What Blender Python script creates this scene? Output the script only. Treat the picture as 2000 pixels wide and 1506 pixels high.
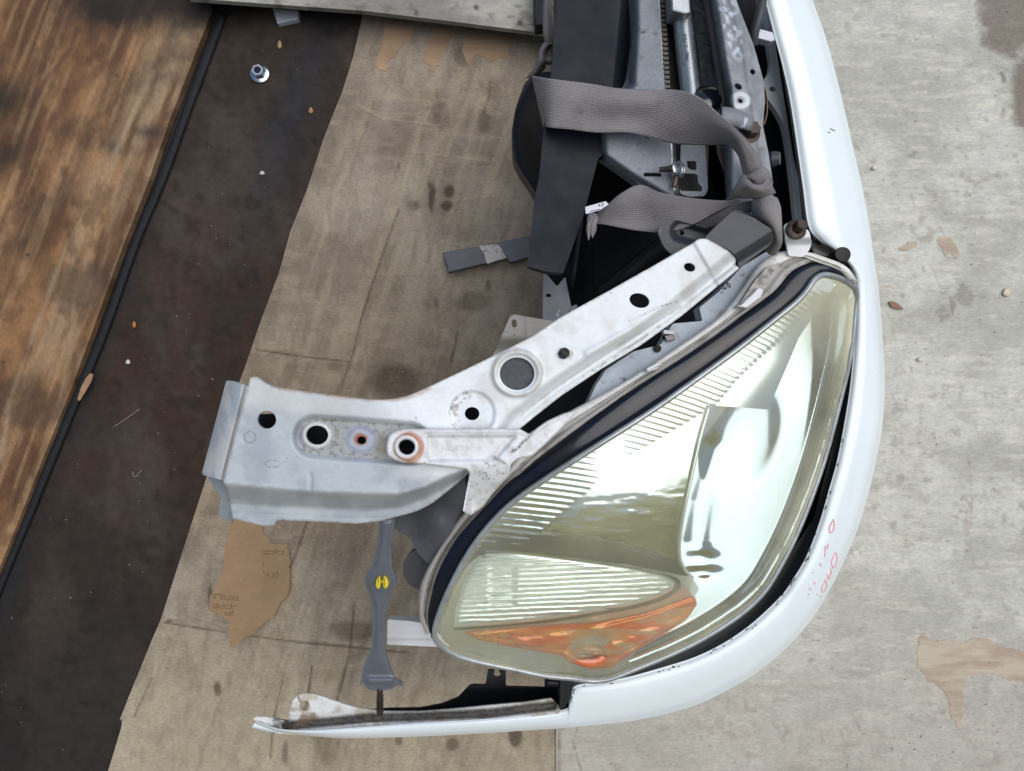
import bpy, bmesh, math, random
import numpy as np
from mathutils import Vector, Matrix
from mathutils.bvhtree import BVHTree

for o in list(bpy.data.objects):
    bpy.data.objects.remove(o)
SC = bpy.context.scene
COL = SC.collection
random.seed(4)
R = math.radians

# ------------------------------------------------------------------ camera, sky, sun, exposure
CAM_H, FOC, CX, CY = 1.45, 1440.0, 1000.0, 753.0     # metres above the floor; focal length and centre in 2000 px units
cam_d = bpy.data.cameras.new('camera')
cam = bpy.data.objects.new('camera', cam_d)
COL.objects.link(cam)
cam.location = (0, 0, CAM_H)
cam_d.sensor_fit = 'HORIZONTAL'
cam_d.sensor_width = 36.0
cam_d.lens = 36.0 * FOC / 2000.0
cam_d.clip_start = 0.02
cam_d.clip_end = 500
SC.camera = cam

SUN_ELEV, SUN_AZ = R(70), R(25)      # azimuth measured from +X towards +Y
world = bpy.data.worlds.new('World')
SC.world = world
world.use_nodes = True
wn = world.node_tree
bg = wn.nodes['Background']
sky = wn.nodes.new('ShaderNodeTexSky')
sky.sky_type = 'NISHITA'
sky.sun_disc = False
sky.sun_elevation = SUN_ELEV
sky.sun_rotation = R(90) - SUN_AZ
sky.air_density = 1.0
sky.dust_density = 2.0
sky.ozone_density = 0.2
wn.links.new(sky.outputs[0], bg.inputs[0])
bg.inputs[1].default_value = 0.095
sun_d = bpy.data.lights.new('sun', 'SUN')
sun_d.energy = 1.8
sun_d.angle = R(62)
sun_d.color = (1.0, 0.98, 0.935)
sun = bpy.data.objects.new('sun', sun_d)
COL.objects.link(sun)
sd = Vector((math.cos(SUN_ELEV) * math.cos(SUN_AZ), math.cos(SUN_ELEV) * math.sin(SUN_AZ), math.sin(SUN_ELEV)))
sun.rotation_euler = sd.to_track_quat('Z', 'Y').to_euler()
sun.location = sd * 8
SC.view_settings.view_transform = 'Standard'
SC.view_settings.look = 'None'
SC.view_settings.gamma = 1.0
SC.view_settings.use_curve_mapping = False
SC.view_settings.exposure = 0.3
SC.cycles.max_bounces = 10
SC.cycles.transparent_max_bounces = 12
SC.cycles.use_denoising = True

# ------------------------------------------------------------------ small maths
def P(x, y, z):
    k = (CAM_H - z) / FOC
    return ((x - CX) * k, (CY - y) * k, z)

def PX(X, Y, Z):
    k = (CAM_H - Z) / FOC
    return (X - CX) * k, (CY - Y) * k, Z

def lin(v):
    v = v / 255.0
    return v / 12.92 if v <= 0.04045 else ((v + 0.055) / 1.055) ** 2.4

def c(r, g, b):
    return np.array([lin(r), lin(g), lin(b)])

def sstep(a, b, x):
    t = np.clip((x - a) / (b - a + 1e-12), 0, 1)
    return t * t * (3 - 2 * t)

def _hash(i, j, s):
    i = i.astype(np.int64); j = j.astype(np.int64)
    h = (i * 374761393 + j * 668265263 + s * 1442695041) & 0xFFFFFFFF
    h = ((h ^ (h >> 13)) * 1274126177) & 0xFFFFFFFF
    h = (h ^ (h >> 16)) & 0xFFFFFFFF
    return h.astype(np.float64) / 4294967295.0

def vnoise(x, y, s=0):
    xi = np.floor(x); yi = np.floor(y)
    fx = x - xi; fy = y - yi
    fx = fx * fx * (3 - 2 * fx); fy = fy * fy * (3 - 2 * fy)
    a = _hash(xi, yi, s); b = _hash(xi + 1, yi, s); d = _hash(xi, yi + 1, s); e = _hash(xi + 1, yi + 1, s)
    return (a * (1 - fx) + b * fx) * (1 - fy) + (d * (1 - fx) + e * fx) * fy

def fbm(x, y, s=0, oc=4):
    t = np.zeros_like(x, dtype=float); a = 0.5; n = 0
    for k in range(oc):
        t += a * vnoise(x * 2 ** k + 17.3 * k, y * 2 ** k - 9.1 * k, s + k); n += a; a *= 0.55
    return t / n

def spots(col, X, Y, sc, n, seed, xr, yr, r0, r1):
    g = np.random.RandomState(seed)
    q = fbm(X / 6, Y / 6, seed, 2) - .5
    for k in range(n):
        x, y, r, a = g.uniform(*xr), g.uniform(*yr), r0 + (r1 - r0) * g.rand() ** 3, g.uniform(0, 3.1)
        e = g.uniform(.35, 1); st = g.uniform(.3, .85)
        m = (np.abs(X - x) < 3 * r) & (np.abs(Y - y) < 3 * r)
        if not m.any(): continue
        dx, dy = X[m] - x, Y[m] - y
        d = np.hypot((dx * np.cos(a) + dy * np.sin(a)) / r, (-dx * np.sin(a) + dy * np.cos(a)) / (r * e)) + 1.2 * q[m]
        col[m] = lerp(col[m], sc, st * sstep(1.15, .6, d))
    return col

def ragged(pts, amp=2.5, seg=6.0, seed=1):
    g = np.random.RandomState(seed); out = []
    m = len(pts)
    for i in range(m):
        a = np.array(pts[i][:2], float); b = np.array(pts[(i + 1) % m][:2], float)
        n = max(1, int(np.linalg.norm(b - a) / seg))
        for k in range(n):
            out.append(a + (b - a) * k / n + g.normal(size=2) * amp * (.5 + .8 * (g.rand() < .25)))
    return np.array(out)

def lerp(a, b, t):
    t = np.asarray(t)[..., None]
    return a * (1 - t) + b * t

def rnd(pts, r=8, n=5):
    """closed polygon with rounded corners"""
    out = []
    m = len(pts)
    for i in range(m):
        p = np.array(pts[i][:2], float); a = np.array(pts[i - 1][:2], float); b = np.array(pts[(i + 1) % m][:2], float)
        rr = pts[i][2] if len(pts[i]) > 2 else r
        da = np.linalg.norm(a - p); db = np.linalg.norm(b - p)
        k = min(rr, da * 0.45, db * 0.45)
        if k < 0.5:
            out.append(p); continue
        A = p + (a - p) / da * k; B = p + (b - p) / db * k
        for t in np.linspace(0, 1, n):
            out.append((1 - t) ** 2 * A + 2 * t * (1 - t) * p + t * t * B)
    return np.array(out)

def spl(pts, sub=6, closed=False):
    """Catmull-Rom through the points (any dimension), index parameter"""
    p = np.array(pts, float); m = len(p)
    if closed:
        q = np.vstack([p[-1:], p, p[:2]])
    else:
        q = np.vstack([2 * p[:1] - p[1:2], p, 2 * p[-1:] - p[-2:-1]])
    out = []
    for i in range(m if closed else m - 1):
        a, b, d, e = q[i], q[i + 1], q[i + 2], q[i + 3]
        for t in np.arange(sub) / sub:
            out.append(0.5 * (2 * b + (d - a) * t + (2 * a - 5 * b + 4 * d - e) * t * t + (3 * b - a - 3 * d + e) * t ** 3))
    if not closed:
        out.append(p[-1])
    return np.array(out)

def ell(cx, cy, rx, ry, rot=0, n=28):
    a = np.linspace(0, 2 * np.pi, n, endpoint=False)
    x = rx * np.cos(a); y = ry * np.sin(a); q = R(rot)
    return np.stack([cx + x * np.cos(q) - y * np.sin(q), cy + x * np.sin(q) + y * np.cos(q)], 1)

def pdist(X, Y, pts, closed=False):
    """distance to a polyline, and the fraction along it"""
    pts = np.asarray(pts, float)
    best = np.full(X.shape, 1e9)
    m = len(pts)
    for i in range(m if closed else m - 1):
        a = pts[i]; b = pts[(i + 1) % m]; d = b - a; L = d @ d + 1e-9
        t = np.clip(((X - a[0]) * d[0] + (Y - a[1]) * d[1]) / L, 0, 1)
        best = np.minimum(best, (X - a[0] - t * d[0]) ** 2 + (Y - a[1] - t * d[1]) ** 2)
    return np.sqrt(best)

def inside(X, Y, pts):
    pts = np.asarray(pts, float); r = np.zeros(X.shape, bool); m = len(pts)
    for i in range(m):
        x1, y1 = pts[i]; x2, y2 = pts[(i + 1) % m]
        if y1 == y2: continue
        cnd = ((y1 > Y) != (y2 > Y)) & (X < (x2 - x1) * (Y - y1) / (y2 - y1) + x1)
        r ^= cnd
    return r

def sdf(X, Y, pts):
    d = pdist(X, Y, pts, True)
    return np.where(inside(X, Y, pts), -d, d)

# ------------------------------------------------------------------ mesh helpers
def obj(name, me, parent=None, mat=None, smooth=True, label=None):
    o = bpy.data.objects.new(name, me)
    COL.objects.link(o)
    if mat is not None:
        me.materials.append(mat)
    if smooth and len(me.polygons):
        me.polygons.foreach_set('use_smooth', np.ones(len(me.polygons), bool))
    if parent is not None:
        bpy_parent(o, parent)
    if label: o['label'] = label
    return o

def bpy_parent(o, parent):
    o.parent = parent
    m = Matrix.Identity(4)
    q = parent
    chain = []
    while q is not None:
        chain.append(q); q = q.parent
    for q in reversed(chain):
        m = m @ q.matrix_parent_inverse @ q.matrix_basis
    o.matrix_parent_inverse = m.inverted()

def mesh(verts, faces, cols=None):
    me = bpy.data.meshes.new('m')
    me.from_pydata([tuple(map(float, v)) for v in verts], [], [tuple(map(int, f)) for f in faces])
    if cols is not None:
        ca = me.color_attributes.new('Col', 'FLOAT_COLOR', 'POINT')
        cc = np.ones((len(verts), 4), np.float32); cc[:, :3] = cols
        ca.data.foreach_set('color', cc.ravel())
    me.update()
    return me

def tag(o, label, cat=None, group=None, kind=None):
    o['label'] = label
    if cat: o['category'] = cat
    if group: o['group'] = group
    if kind: o['kind'] = kind
    return o

def empty(name, loc, label, cat, group=None):
    e = bpy.data.objects.new(name, None)
    e.empty_display_size = 0.05
    COL.objects.link(e)
    e.location = loc
    return tag(e, label, cat, group)

def relief(name, outline, zf, mat, parent=None, step=4, holes=(), colf=None, thick=0.002, label=None):
    """sheet cut to an outline (2000-px plan), height zf(X,Y), with holes and a real edge of the given thickness"""
    ol = np.asarray(outline, float)
    x0, y0 = ol.min(0) - step * 1.5; x1, y1 = ol.max(0) + step * 1.5
    X, Y = np.meshgrid(np.arange(x0, x1 + step, step), np.arange(y0, y1 + step, step))
    S = sdf(X, Y, ol)
    for h in holes:
        S = np.maximum(S, -sdf(X, Y, h))
    gy, gx = np.gradient(S, step)
    gl = np.sqrt(gx ** 2 + gy ** 2) + 1e-6
    near = S > -0.35 * step
    Xs = np.where(near, X - S * gx / gl, X); Ys = np.where(near, Y - S * gy / gl, Y)
    inn_ = S < -0.35 * step
    cell = inn_[:-1, :-1] | inn_[1:, :-1] | inn_[:-1, 1:] | inn_[1:, 1:]
    idx = -np.ones(X.shape, int)
    use = np.zeros(X.shape, bool)
    for a, b in ((0, 0), (1, 0), (0, 1), (1, 1)):
        use[a:a + cell.shape[0], b:b + cell.shape[1]] |= cell
    idx[use] = np.arange(use.sum())
    xs, ys = Xs[use], Ys[use]
    zs = np.broadcast_to(np.asarray(zf(xs, ys), float), xs.shape)
    V = np.stack(PX(xs, ys, zs), 1)
    i, j = np.nonzero(cell)
    F = np.stack([idx[i, j], idx[i + 1, j], idx[i + 1, j + 1], idx[i, j + 1]], 1)
    cols = None
    if colf is not None:
        cols = np.broadcast_to(colf(xs, ys), (len(xs), 3))
    if thick > 0:
        E = np.concatenate([F[:, [0, 1]], F[:, [1, 2]], F[:, [2, 3]], F[:, [3, 0]]])
        key = np.sort(E, 1); key = key[:, 0] * (len(V) + 1) + key[:, 1]
        u, first, cnt = np.unique(key, return_index=True, return_counts=True)
        be = E[first[cnt == 1]]
        bv = np.unique(be)
        mp = -np.ones(len(V), int)
        n0 = len(V); mp[bv] = np.arange(len(bv))
        top = V[bv].copy(); top[:, 2] -= 0.00005
        low = V[bv].copy(); low[:, 2] -= thick
        V = np.vstack([V, top, low])
        A = n0 + mp[be[:, 0]]; B = n0 + mp[be[:, 1]]; k = len(bv)
        F = np.vstack([F, np.stack([B, A, A + k, B + k], 1)])
        if cols is not None:
            cols = np.vstack([cols, cols[bv], cols[bv]])
    return obj(name, mesh(V, F, cols), parent, mat, label=label)

def gridmesh(G, closed_u=False, closed_v=False, cols=None):
    n, m = G.shape[:2]
    F = []
    for a in range(n if closed_u else n - 1):
        for b in range(m if closed_v else m - 1):
            a2, b2 = (a + 1) % n, (b + 1) % m
            F.append((a * m + b, a * m + b2, a2 * m + b2, a2 * m + b))
    return mesh(G.reshape(-1, 3), F, None if cols is None else cols.reshape(-1, 3))

def loft(name, rails, mat, parent=None, sub=6, cross=4, world=False, thick=0.0, label=None, smooth_cross=True, colf=None):
    """rails: lists of (x, y, z) with the same number of points"""
    rs = [spl(r, sub) for r in rails]
    A = np.stack(rs, 1)                                   # along, rail, 3
    if len(rails) > 1 and cross > 1:
        if smooth_cross:
            A = np.stack([spl(a, cross) for a in A], 0)
        else:
            k = A.shape[1]; t = np.linspace(0, k - 1, (k - 1) * cross + 1); i0 = np.minimum(t.astype(int), k - 2); f = (t - i0)[None, :, None]
            A = A[:, i0] * (1 - f) + A[:, i0 + 1] * f
    cols = None
    if colf is not None:
        u, v = np.meshgrid(np.linspace(0, 1, A.shape[0]), np.linspace(0, 1, A.shape[1]), indexing='ij')
        cols = colf(A[..., 0], A[..., 1], u, v)
    if not world:
        A = np.stack(PX(A[..., 0], A[..., 1], A[..., 2]), -1)
    o = obj(name, gridmesh(A, cols=cols), parent, mat, label=label)
    if thick:
        md = o.modifiers.new('solid', 'SOLIDIFY'); md.thickness = thick; md.offset = -1
    return o

def tube(name, pts, rad, mat, parent=None, seg=10, sub=5, world=False, label=None, colf=None, closed=False, flat=1.0):
    """sweep along (x, y, z); rad in metres, one value or one per point"""
    p = np.array(pts, float)
    if not np.iterable(rad): rad = [rad] * len(p)
    q = spl(np.hstack([p, np.array(rad, float)[:, None]]), sub, closed) if sub > 1 else np.hstack([p, np.array(rad, float)[:, None]])
    W = q[:, :3].copy()
    if not world:
        W = np.stack(PX(q[:, 0], q[:, 1], q[:, 2]), 1)
    T = np.roll(W, -1, 0) - np.roll(W, 1, 0) if closed else np.gradient(W, axis=0)
    T /= np.linalg.norm(T, axis=1)[:, None] + 1e-12
    up = np.array([0, 0, 1.0])
    G = []
    for k in range(len(W)):
        s = np.cross(T[k], up); l = np.linalg.norm(s)
        s = np.array([1, 0, 0.0]) if l < 1e-4 else s / l
        b = np.cross(s, T[k])
        a = np.linspace(0, 2 * np.pi, seg, endpoint=False)
        G.append(W[k] + q[k, 3] * (np.cos(a)[:, None] * s + flat * np.sin(a)[:, None] * b))
    G = np.array(G)
    me = gridmesh(G, closed_u=closed, closed_v=True)
    if not closed:
        bm = bmesh.new(); bm.from_mesh(me)
        bm.verts.ensure_lookup_table()
        n = len(G)
        for r0 in (0, (n - 1) * seg):
            try: bm.faces.new([bm.verts[r0 + i] for i in (range(seg) if r0 else reversed(range(seg)))])
            except Exception: pass
        bmesh.ops.recalc_face_normals(bm, faces=bm.faces[:])
        bm.to_mesh(me); bm.free()
    return obj(name, me, parent, mat, label=label)

def prism(name, pts, z1, z0, mat, parent=None, bev=0.0, label=None, world=False, zslope=None):
    """plan polygon at height z1 pulled straight down to z0"""
    bm = bmesh.new()
    top = []
    for p in pts:
        zz = z1 if zslope is None else zslope(p[0], p[1])
        w = (p[0], p[1], zz) if world else P(p[0], p[1], zz)
        top.append(bm.verts.new(w))
    f = bm.faces.new(top)
    f.normal_update()
    if f.normal.z < 0: bmesh.ops.reverse_faces(bm, faces=[f])
    r = bmesh.ops.extrude_face_region(bm, geom=[f])
    dz = z1 - z0
    for v in [g for g in r['geom'] if isinstance(g, bmesh.types.BMVert)]:
        v.co.z -= dz
    bmesh.ops.recalc_face_normals(bm, faces=bm.faces[:])
    if bev:
        bmesh.ops.bevel(bm, geom=[e for e in bm.edges if e.calc_face_angle(0) > 0.6], offset=bev, segments=2, affect='EDGES', profile=0.5)
    me = bpy.data.meshes.new('m'); bm.to_mesh(me); bm.free()
    o = obj(name, me, parent, mat, smooth=False, label=label)
    return o

def lathe(name, prof, at, mat, parent=None, seg=28, axis=(0, 0, 1), label=None, hexa=False):
    """prof: (radius, height) in metres; at: world point; axis: direction"""
    n = 6 if hexa else seg
    V = []
    for r, h in prof:
        for k in range(n):
            a = 2 * math.pi * k / n
            V.append((r * math.cos(a), r * math.sin(a), h))
    F = []
    for i in range(len(prof) - 1):
        for k in range(n):
            k2 = (k + 1) % n
            F.append((i * n + k, i * n + k2, (i + 1) * n + k2, (i + 1) * n + k))
    F.append(tuple(range(n - 1, -1, -1)))
    F.append(tuple((len(prof) - 1) * n + k for k in range(n)))
    q = Vector(axis).normalized().to_track_quat('Z', 'Y').to_matrix()
    V = [q @ Vector(v) + Vector(at) for v in V]
    me = mesh(V, F)
    o = obj(name, me, parent, mat, label=label, smooth=not hexa)
    if not hexa:
        md = o.modifiers.new('edge', 'EDGE_SPLIT'); md.split_angle = R(40)
    return o

def joined(name, metas, mat, parent=None, label=None, smooth=False):
    """several world-space (verts, faces) shapes as one mesh"""
    V, F = [], []
    for v, f in metas:
        k = len(V); V += list(v); F += [tuple(i + k for i in q) for q in f]
    return obj(name, mesh(V, F), parent, mat, smooth=smooth, label=label)

def box_vf(cx, cy, cz, sx, sy, sz, rot=0):
    q = R(rot); ca, sa = math.cos(q), math.sin(q)
    V = []
    for z in (-1, 1):
        for x, y in ((-1, -1), (1, -1), (1, 1), (-1, 1)):
            X, Y = x * sx / 2, y * sy / 2
            V.append((cx + X * ca - Y * sa, cy + X * sa + Y * ca, cz + z * sz / 2))
    return V, [(3, 2, 1, 0), (4, 5, 6, 7), (0, 1, 5, 4), (1, 2, 6, 5), (2, 3, 7, 6), (3, 0, 4, 7)]

def surface(o):
    dg = bpy.context.evaluated_depsgraph_get()
    return BVHTree.FromObject(o, dg)

def on(bvh, x, y, lift=0.0006, zdef=0.5):
    d = Vector(P(x, y, 0)) - Vector((0, 0, CAM_H)); d.normalize()
    h = bvh.ray_cast(Vector((0, 0, CAM_H)), d)
    if h[0] is None: return P(x, y, zdef)
    return tuple(h[0] - d * lift)

def strokes(name, lines, mat, parent, bvh, rad=0.0006, lift=0.0003, label=None, zdef=0.5):
    """pen or embossed lines lying on a surface"""
    V, F = [], []
    for ln in lines:
        pts = spl(ln, 4) if len(ln) > 2 else np.array(ln, float)
        W = np.array([on(bvh, x, y, lift, zdef) for x, y in pts])
        T = np.gradient(W, axis=0); T /= np.linalg.norm(T, axis=1)[:, None] + 1e-9
        n = len(W); k = len(V)
        for i in range(n):
            s = np.cross(T[i], (0, 0, 1.0)); s /= np.linalg.norm(s) + 1e-9
            up = np.cross(s, T[i])
            for a in range(5):
                t = math.pi * a / 4
                V.append(W[i] + rad * (math.cos(t) * s + 0.5 * math.sin(t) * up))
        for i in range(n - 1):
            for a in range(4):
                F.append((k + i * 5 + a, k + i * 5 + a + 1, k + i * 5 + a + 6, k + i * 5 + a + 5))
    return obj(name, mesh(V, F), parent, mat, label=label)

def text(name, s, x, y, z, size_px, rot, mat, parent, depth=0.0004, bvh=None, spread=1.0):
    cu = bpy.data.curves.new('t', 'FONT'); cu.body = s; cu.align_x = 'CENTER'; cu.align_y = 'CENTER'
    cu.size = size_px * (CAM_H - z) / FOC * 1.35; cu.extrude = depth; cu.space_character = spread
    t = bpy.data.objects.new('t', cu); COL.objects.link(t)
    dg = bpy.context.evaluated_depsgraph_get()
    me = bpy.data.meshes.new_from_object(t.evaluated_get(dg))
    bpy.data.objects.remove(t); bpy.data.curves.remove(cu)
    M = Matrix.Translation(P(x, y, z)) @ Matrix.Rotation(R(rot), 4, 'Z')
    me.transform(M)
    if bvh is not None:
        for v in me.vertices:
            d = v.co.z - z
            h = bvh.ray_cast(Vector((v.co.x, v.co.y, 2)), Vector((0, 0, -1)))
            if h[0] is not None: v.co.z = h[0].z + d + 0.0001
    return obj(name, me, parent, mat, smooth=False)

# ------------------------------------------------------------------ materials
def mat(name, col=None, rough=0.5, metal=0.0, var=(), bump=(), coat=0.0, spec=0.5, rvar=0.0, vcol=False, dirt=(), sheen=0.0):
    """col: base colour or None with vcol. var: (scale, amount, stretch); dirt: (colour, scale, low, high, stretch); bump: (scale, distance, stretch)"""
    m = bpy.data.materials.new(name); m.use_nodes = True
    nt = m.node_tree; N = nt.nodes; L = nt.links
    b = N['Principled BSDF']
    tc = N.new('ShaderNodeTexCoord')
    def noise(scale, stretch=(1, 1, 1), detail=5, rough_=0.6):
        mp = N.new('ShaderNodeMapping'); mp.inputs['Scale'].default_value = stretch[:3]
        if len(stretch) > 3:
            mp.inputs['Scale'].default_value = stretch[:3]; mp.inputs['Rotation'].default_value = (0, 0, R(stretch[3]))
        L.new(tc.outputs['Object'], mp.inputs[0])
        n = N.new('ShaderNodeTexNoise'); n.inputs['Scale'].default_value = scale; n.inputs['Detail'].default_value = detail
        n.inputs['Roughness'].default_value = rough_
        L.new(mp.outputs[0], n.inputs['Vector'])
        return n.outputs['Fac']
    if vcol:
        a = N.new('ShaderNodeVertexColor'); a.layer_name = 'Col'; cur = a.outputs[0]
    else:
        rgb = N.new('ShaderNodeRGB'); rgb.outputs[0].default_value = (*[float(v) for v in col], 1); cur = rgb.outputs[0]
    for scale, amt, st in var:
        f = noise(scale, st)
        mr = N.new('ShaderNodeMapRange'); mr.inputs['From Min'].default_value = 0.3; mr.inputs['From Max'].default_value = 0.7
        mr.inputs['To Min'].default_value = 1 - amt; mr.inputs['To Max'].default_value = 1 + amt
        L.new(f, mr.inputs[0])
        mx = N.new('ShaderNodeVectorMath'); mx.operation = 'SCALE'
        L.new(cur, mx.inputs[0]); L.new(mr.outputs[0], mx.inputs['Scale']); cur = mx.outputs[0]
    for dc, scale, lo, hi, st in dirt:
        f = noise(scale, st, 7, 0.65)
        mr = N.new('ShaderNodeMapRange'); mr.interpolation_type = 'SMOOTHSTEP'
        mr.inputs['From Min'].default_value = lo; mr.inputs['From Max'].default_value = hi
        L.new(f, mr.inputs[0])
        mx = N.new('ShaderNodeMix'); mx.data_type = 'RGBA'
        L.new(mr.outputs[0], mx.inputs[0]); L.new(cur, mx.inputs[6]); mx.inputs[7].default_value = (*[float(v) for v in dc], 1)
        cur = mx.outputs[2]
    L.new(cur, b.inputs['Base Color'])
    b.inputs['Roughness'].default_value = rough
    if rvar:
        f = noise(38, (1, 1, 1))
        mr = N.new('ShaderNodeMapRange'); mr.inputs['From Min'].default_value = 0.3; mr.inputs['From Max'].default_value = 0.7
        mr.inputs['To Min'].default_value = max(0.02, rough - rvar); mr.inputs['To Max'].default_value = min(1, rough + rvar)
        L.new(f, mr.inputs[0]); L.new(mr.outputs[0], b.inputs['Roughness'])
    b.inputs['Metallic'].default_value = metal
    b.inputs['Coat Weight'].default_value = coat
    b.inputs['Coat Roughness'].default_value = 0.06
    b.inputs['Specular IOR Level'].default_value = spec
    if sheen:
        b.inputs['Sheen Weight'].default_value = sheen
    prev = None
    for scale, dist, st in bump:
        bp = N.new('ShaderNodeBump'); bp.inputs['Distance'].default_value = dist; bp.inputs['Strength'].default_value = 1.0
        L.new(noise(scale, st), bp.inputs['Height'])
        if prev: L.new(prev, bp.inputs['Normal'])
        prev = bp.outputs[0]
    if prev: L.new(prev, b.inputs['Normal'])
    return m

U = (1, 1, 1)
M_floor = mat('stained_floor', rough=0.75, spec=.25, vcol=True,  var=((60, 0.18, U), (400, 0.15, U)), bump=((180, 0.0006, U),), rvar=0.12)
M_board = mat('oiled_plywood', rough=0.65, spec=.3, vcol=True, var=((30, 0.10, (1, 0.5, 1, 20)), (320, 0.16, (1, 0.3, 1, 20)), (120, .1, U)), bump=((150, 0.0005, (1, 0.3, 1, 20)),))
M_card = mat('worn_cardboard', rough=0.85, vcol=True, var=((45, 0.10, U), (260, 0.16, (0.5, 1, 1)), (800, 0.20, U)), bump=((120, 0.0006, U), (600, 0.0003, U)), spec=0.2, dirt=((c(92, 78, 64), 300, .69, .76, U), (c(172, 160, 138), 160, .64, .74, (.35, 1, 1))))
M_grey = mat('worn_fibreboard', rough=0.85, vcol=True, var=((40, 0.07, U), (230, 0.13, (0.45, 1, 1)), (800, 0.18, U)), bump=((140, 0.0005, (0.5, 1, 1)),), spec=0.2, dirt=((c(112, 104, 96), 280, .665, .74, U), (c(130, 124, 116), 130, .64, .74, (.3, 1, 1))))
M_peel2 = mat('pale_peeled_layer', c(184, 172, 155), rough=0.8, var=((40, 0.10, (0.15, 1, 1)), (260, 0.08, (0.1, 1, 1))), dirt=((c(166, 150, 134), 30, 0.42, 0.62, (0.3, 1, 1)),), spec=0.2)
M_peel = mat('peeled_wood_layer', c(164, 140, 114), rough=0.8, var=((40, 0.12, (0.15, 1, 1)), (260, 0.08, (0.1, 1, 1))), dirt=((c(146, 122, 100), 30, 0.5, 0.7, (0.3, 1, 1)),), spec=0.2)
M_scrap = mat('brown_kraft_paper', c(152, 127, 98), rough=0.8, var=((30, 0.10, U), (300, 0.06, U)), dirt=((c(105, 88, 76), 26, 0.6, 0.72, U),), spec=0.2)
M_ink = mat('faded_ink', c(118, 94, 66), rough=0.8)
M_edge = mat('plywood_edge', c(70, 58, 46), rough=0.8, var=((60, 0.2, (1, 1, 8)),))
M_rubber = mat('black_rubber', c(26, 28, 33), rough=0.7, spec=.3, var=((60, 0.25, U),), bump=((90, 0.0008, U),))
M_white = mat('white_car_paint', c(226, 236, 241), rough=0.32, coat=0.8, var=((6, 0.02, U),), rvar=0.05)
M_apron = mat('apron_paint', rough=0.42, vcol=True, coat=0.15, var=((22, 0.03, U), (240, 0.04, U)), dirt=((c(170, 166, 160), 55, 0.66, 0.8, U),(c(110,104,98),420,.73,.76,U)), rvar=0.08, bump=((300, 0.0001, U),))
M_ear = mat('white_plastic', c(214, 216, 220), rough=0.5, var=((30, 0.05, U),), dirt=((c(150, 138, 126), 45, 0.60, 0.78, U), (c(60, 56, 52), 120, 0.72, 0.76, U)))
M_flange = mat('dusty_grey_plastic', rough=0.6, vcol=True, var=((60, 0.12, U), (400, 0.12, U)), dirt=((c(120, 112, 104), 90, 0.62, 0.76, U),), bump=((300, 0.0003, U),))
M_housing = mat('headlight_housing', c(176, 188, 202), rough=0.5, var=((40, 0.10, U),), dirt=((c(92, 80, 68), 70, 0.55, 0.75, U), (c(40, 38, 36), 260, 0.66, 0.72, U)))
M_black = mat('black_plastic', c(16, 18, 22), rough=0.42, spec=.25, var=((40, 0.25, U),), dirt=((c(60, 62, 66), 90, 0.62, 0.82, U),))
M_shroud = mat('blue_black_plastic', c(24, 30, 39), rough=0.42, spec=.14, var=((20, 0.2, U),), dirt=((c(64, 72, 84), 130, 0.68, 0.8, U),), rvar=0.1)
M_void = mat('gap_shade_black', c(14, 18, 25), rough=0.6, spec=.22, var=((30, 0.3, U),))  # near-black colour standing in for the deep shade of the gaps
M_dusty = mat('dusty_metal', c(118, 124, 132), rough=0.55, metal=0.25, var=((40, 0.12, U), (300, 0.14, U)), dirt=((c(70, 66, 60), 80, 0.55, 0.72, U), (c(104, 74, 44), 30, 0.68, 0.8, U)), bump=((300, 0.0003, U),))
M_alu = mat('dull_aluminium', c(150, 156, 162), rough=0.38, metal=0.75, var=((40, 0.12, U), (400, 0.12, U)), dirt=((c(80, 74, 66), 70, 0.6, 0.78, U),))
M_panel = mat('grey_panel_paint', c(112, 118, 126), rough=0.45, var=((18, 0.12, U),), dirt=((c(180, 190, 204), 60, 0.60, 0.66, (1, 0.5, 1)), (c(60, 58, 58), 34, 0.62, 0.8, U)), rvar=0.1)
M_dpanel = mat('dark_grey_panel', c(54, 58, 66), rough=0.5, var=((24, 0.2, U),), dirt=((c(100, 94, 86), 110, 0.6, 0.75, U),))
M_brown = mat('shade_darkened_brown', c(34, 31, 30), rough=0.6, var=((50, 0.3, (1, 0.4, 1)),))  # brown darkened in colour for the shade inside the mount plate holes
M_foam = mat('black_foam', c(40, 44, 50), rough=0.9, var=((160, 0.5, U),), bump=((240, 0.003, U),), dirt=((c(110, 116, 124), 300, 0.66, 0.72, U),))
M_rust = mat('rusted_bolt', c(64, 54, 49), rough=0.45, metal=0.4, var=((200, 0.35, U),))
M_rustring = mat('rust_stain', c(146, 84, 50), rough=0.8, var=((150, 0.35, U),))
M_zinc = mat('zinc_plating', c(170, 178, 184), rough=0.25, metal=0.95, var=((120, 0.15, U),))
M_gloss = mat('glossy_black', c(10, 12, 18), rough=0.16, coat=0.6, rvar=0.08)
M_trim = mat('sky_tinted_black_trim', c(13, 20, 36), rough=0.18, spec=.3, coat=0.25, rvar=0.06, dirt=((c(22, 24, 30), 20, 0.52, 0.56, U),))  # blue sky reflection put into the base colour of the black trim
M_seal = mat('grey_rubber_seal', c(84, 82, 82), rough=0.6, var=((60, 0.2, U),))
M_chrome = mat('chrome_reflector', (0.43, 0.49, 0.515), rough=0.085, metal=1.0)
M_chrome_low = mat('low_beam_chrome', (0.60, 0.64, 0.62), rough=0.09, metal=1.0)  # brighter copy of the chrome, lightening the low beam's reflections by colour
M_chrome2 = mat('satin_bezel', (0.72, 0.74, 0.68), rough=0.22, metal=0.65)
M_silver = mat('silver_lens_edge', c(158, 164, 166), rough=0.3, metal=0.4, var=((60, 0.2, U),))
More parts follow.
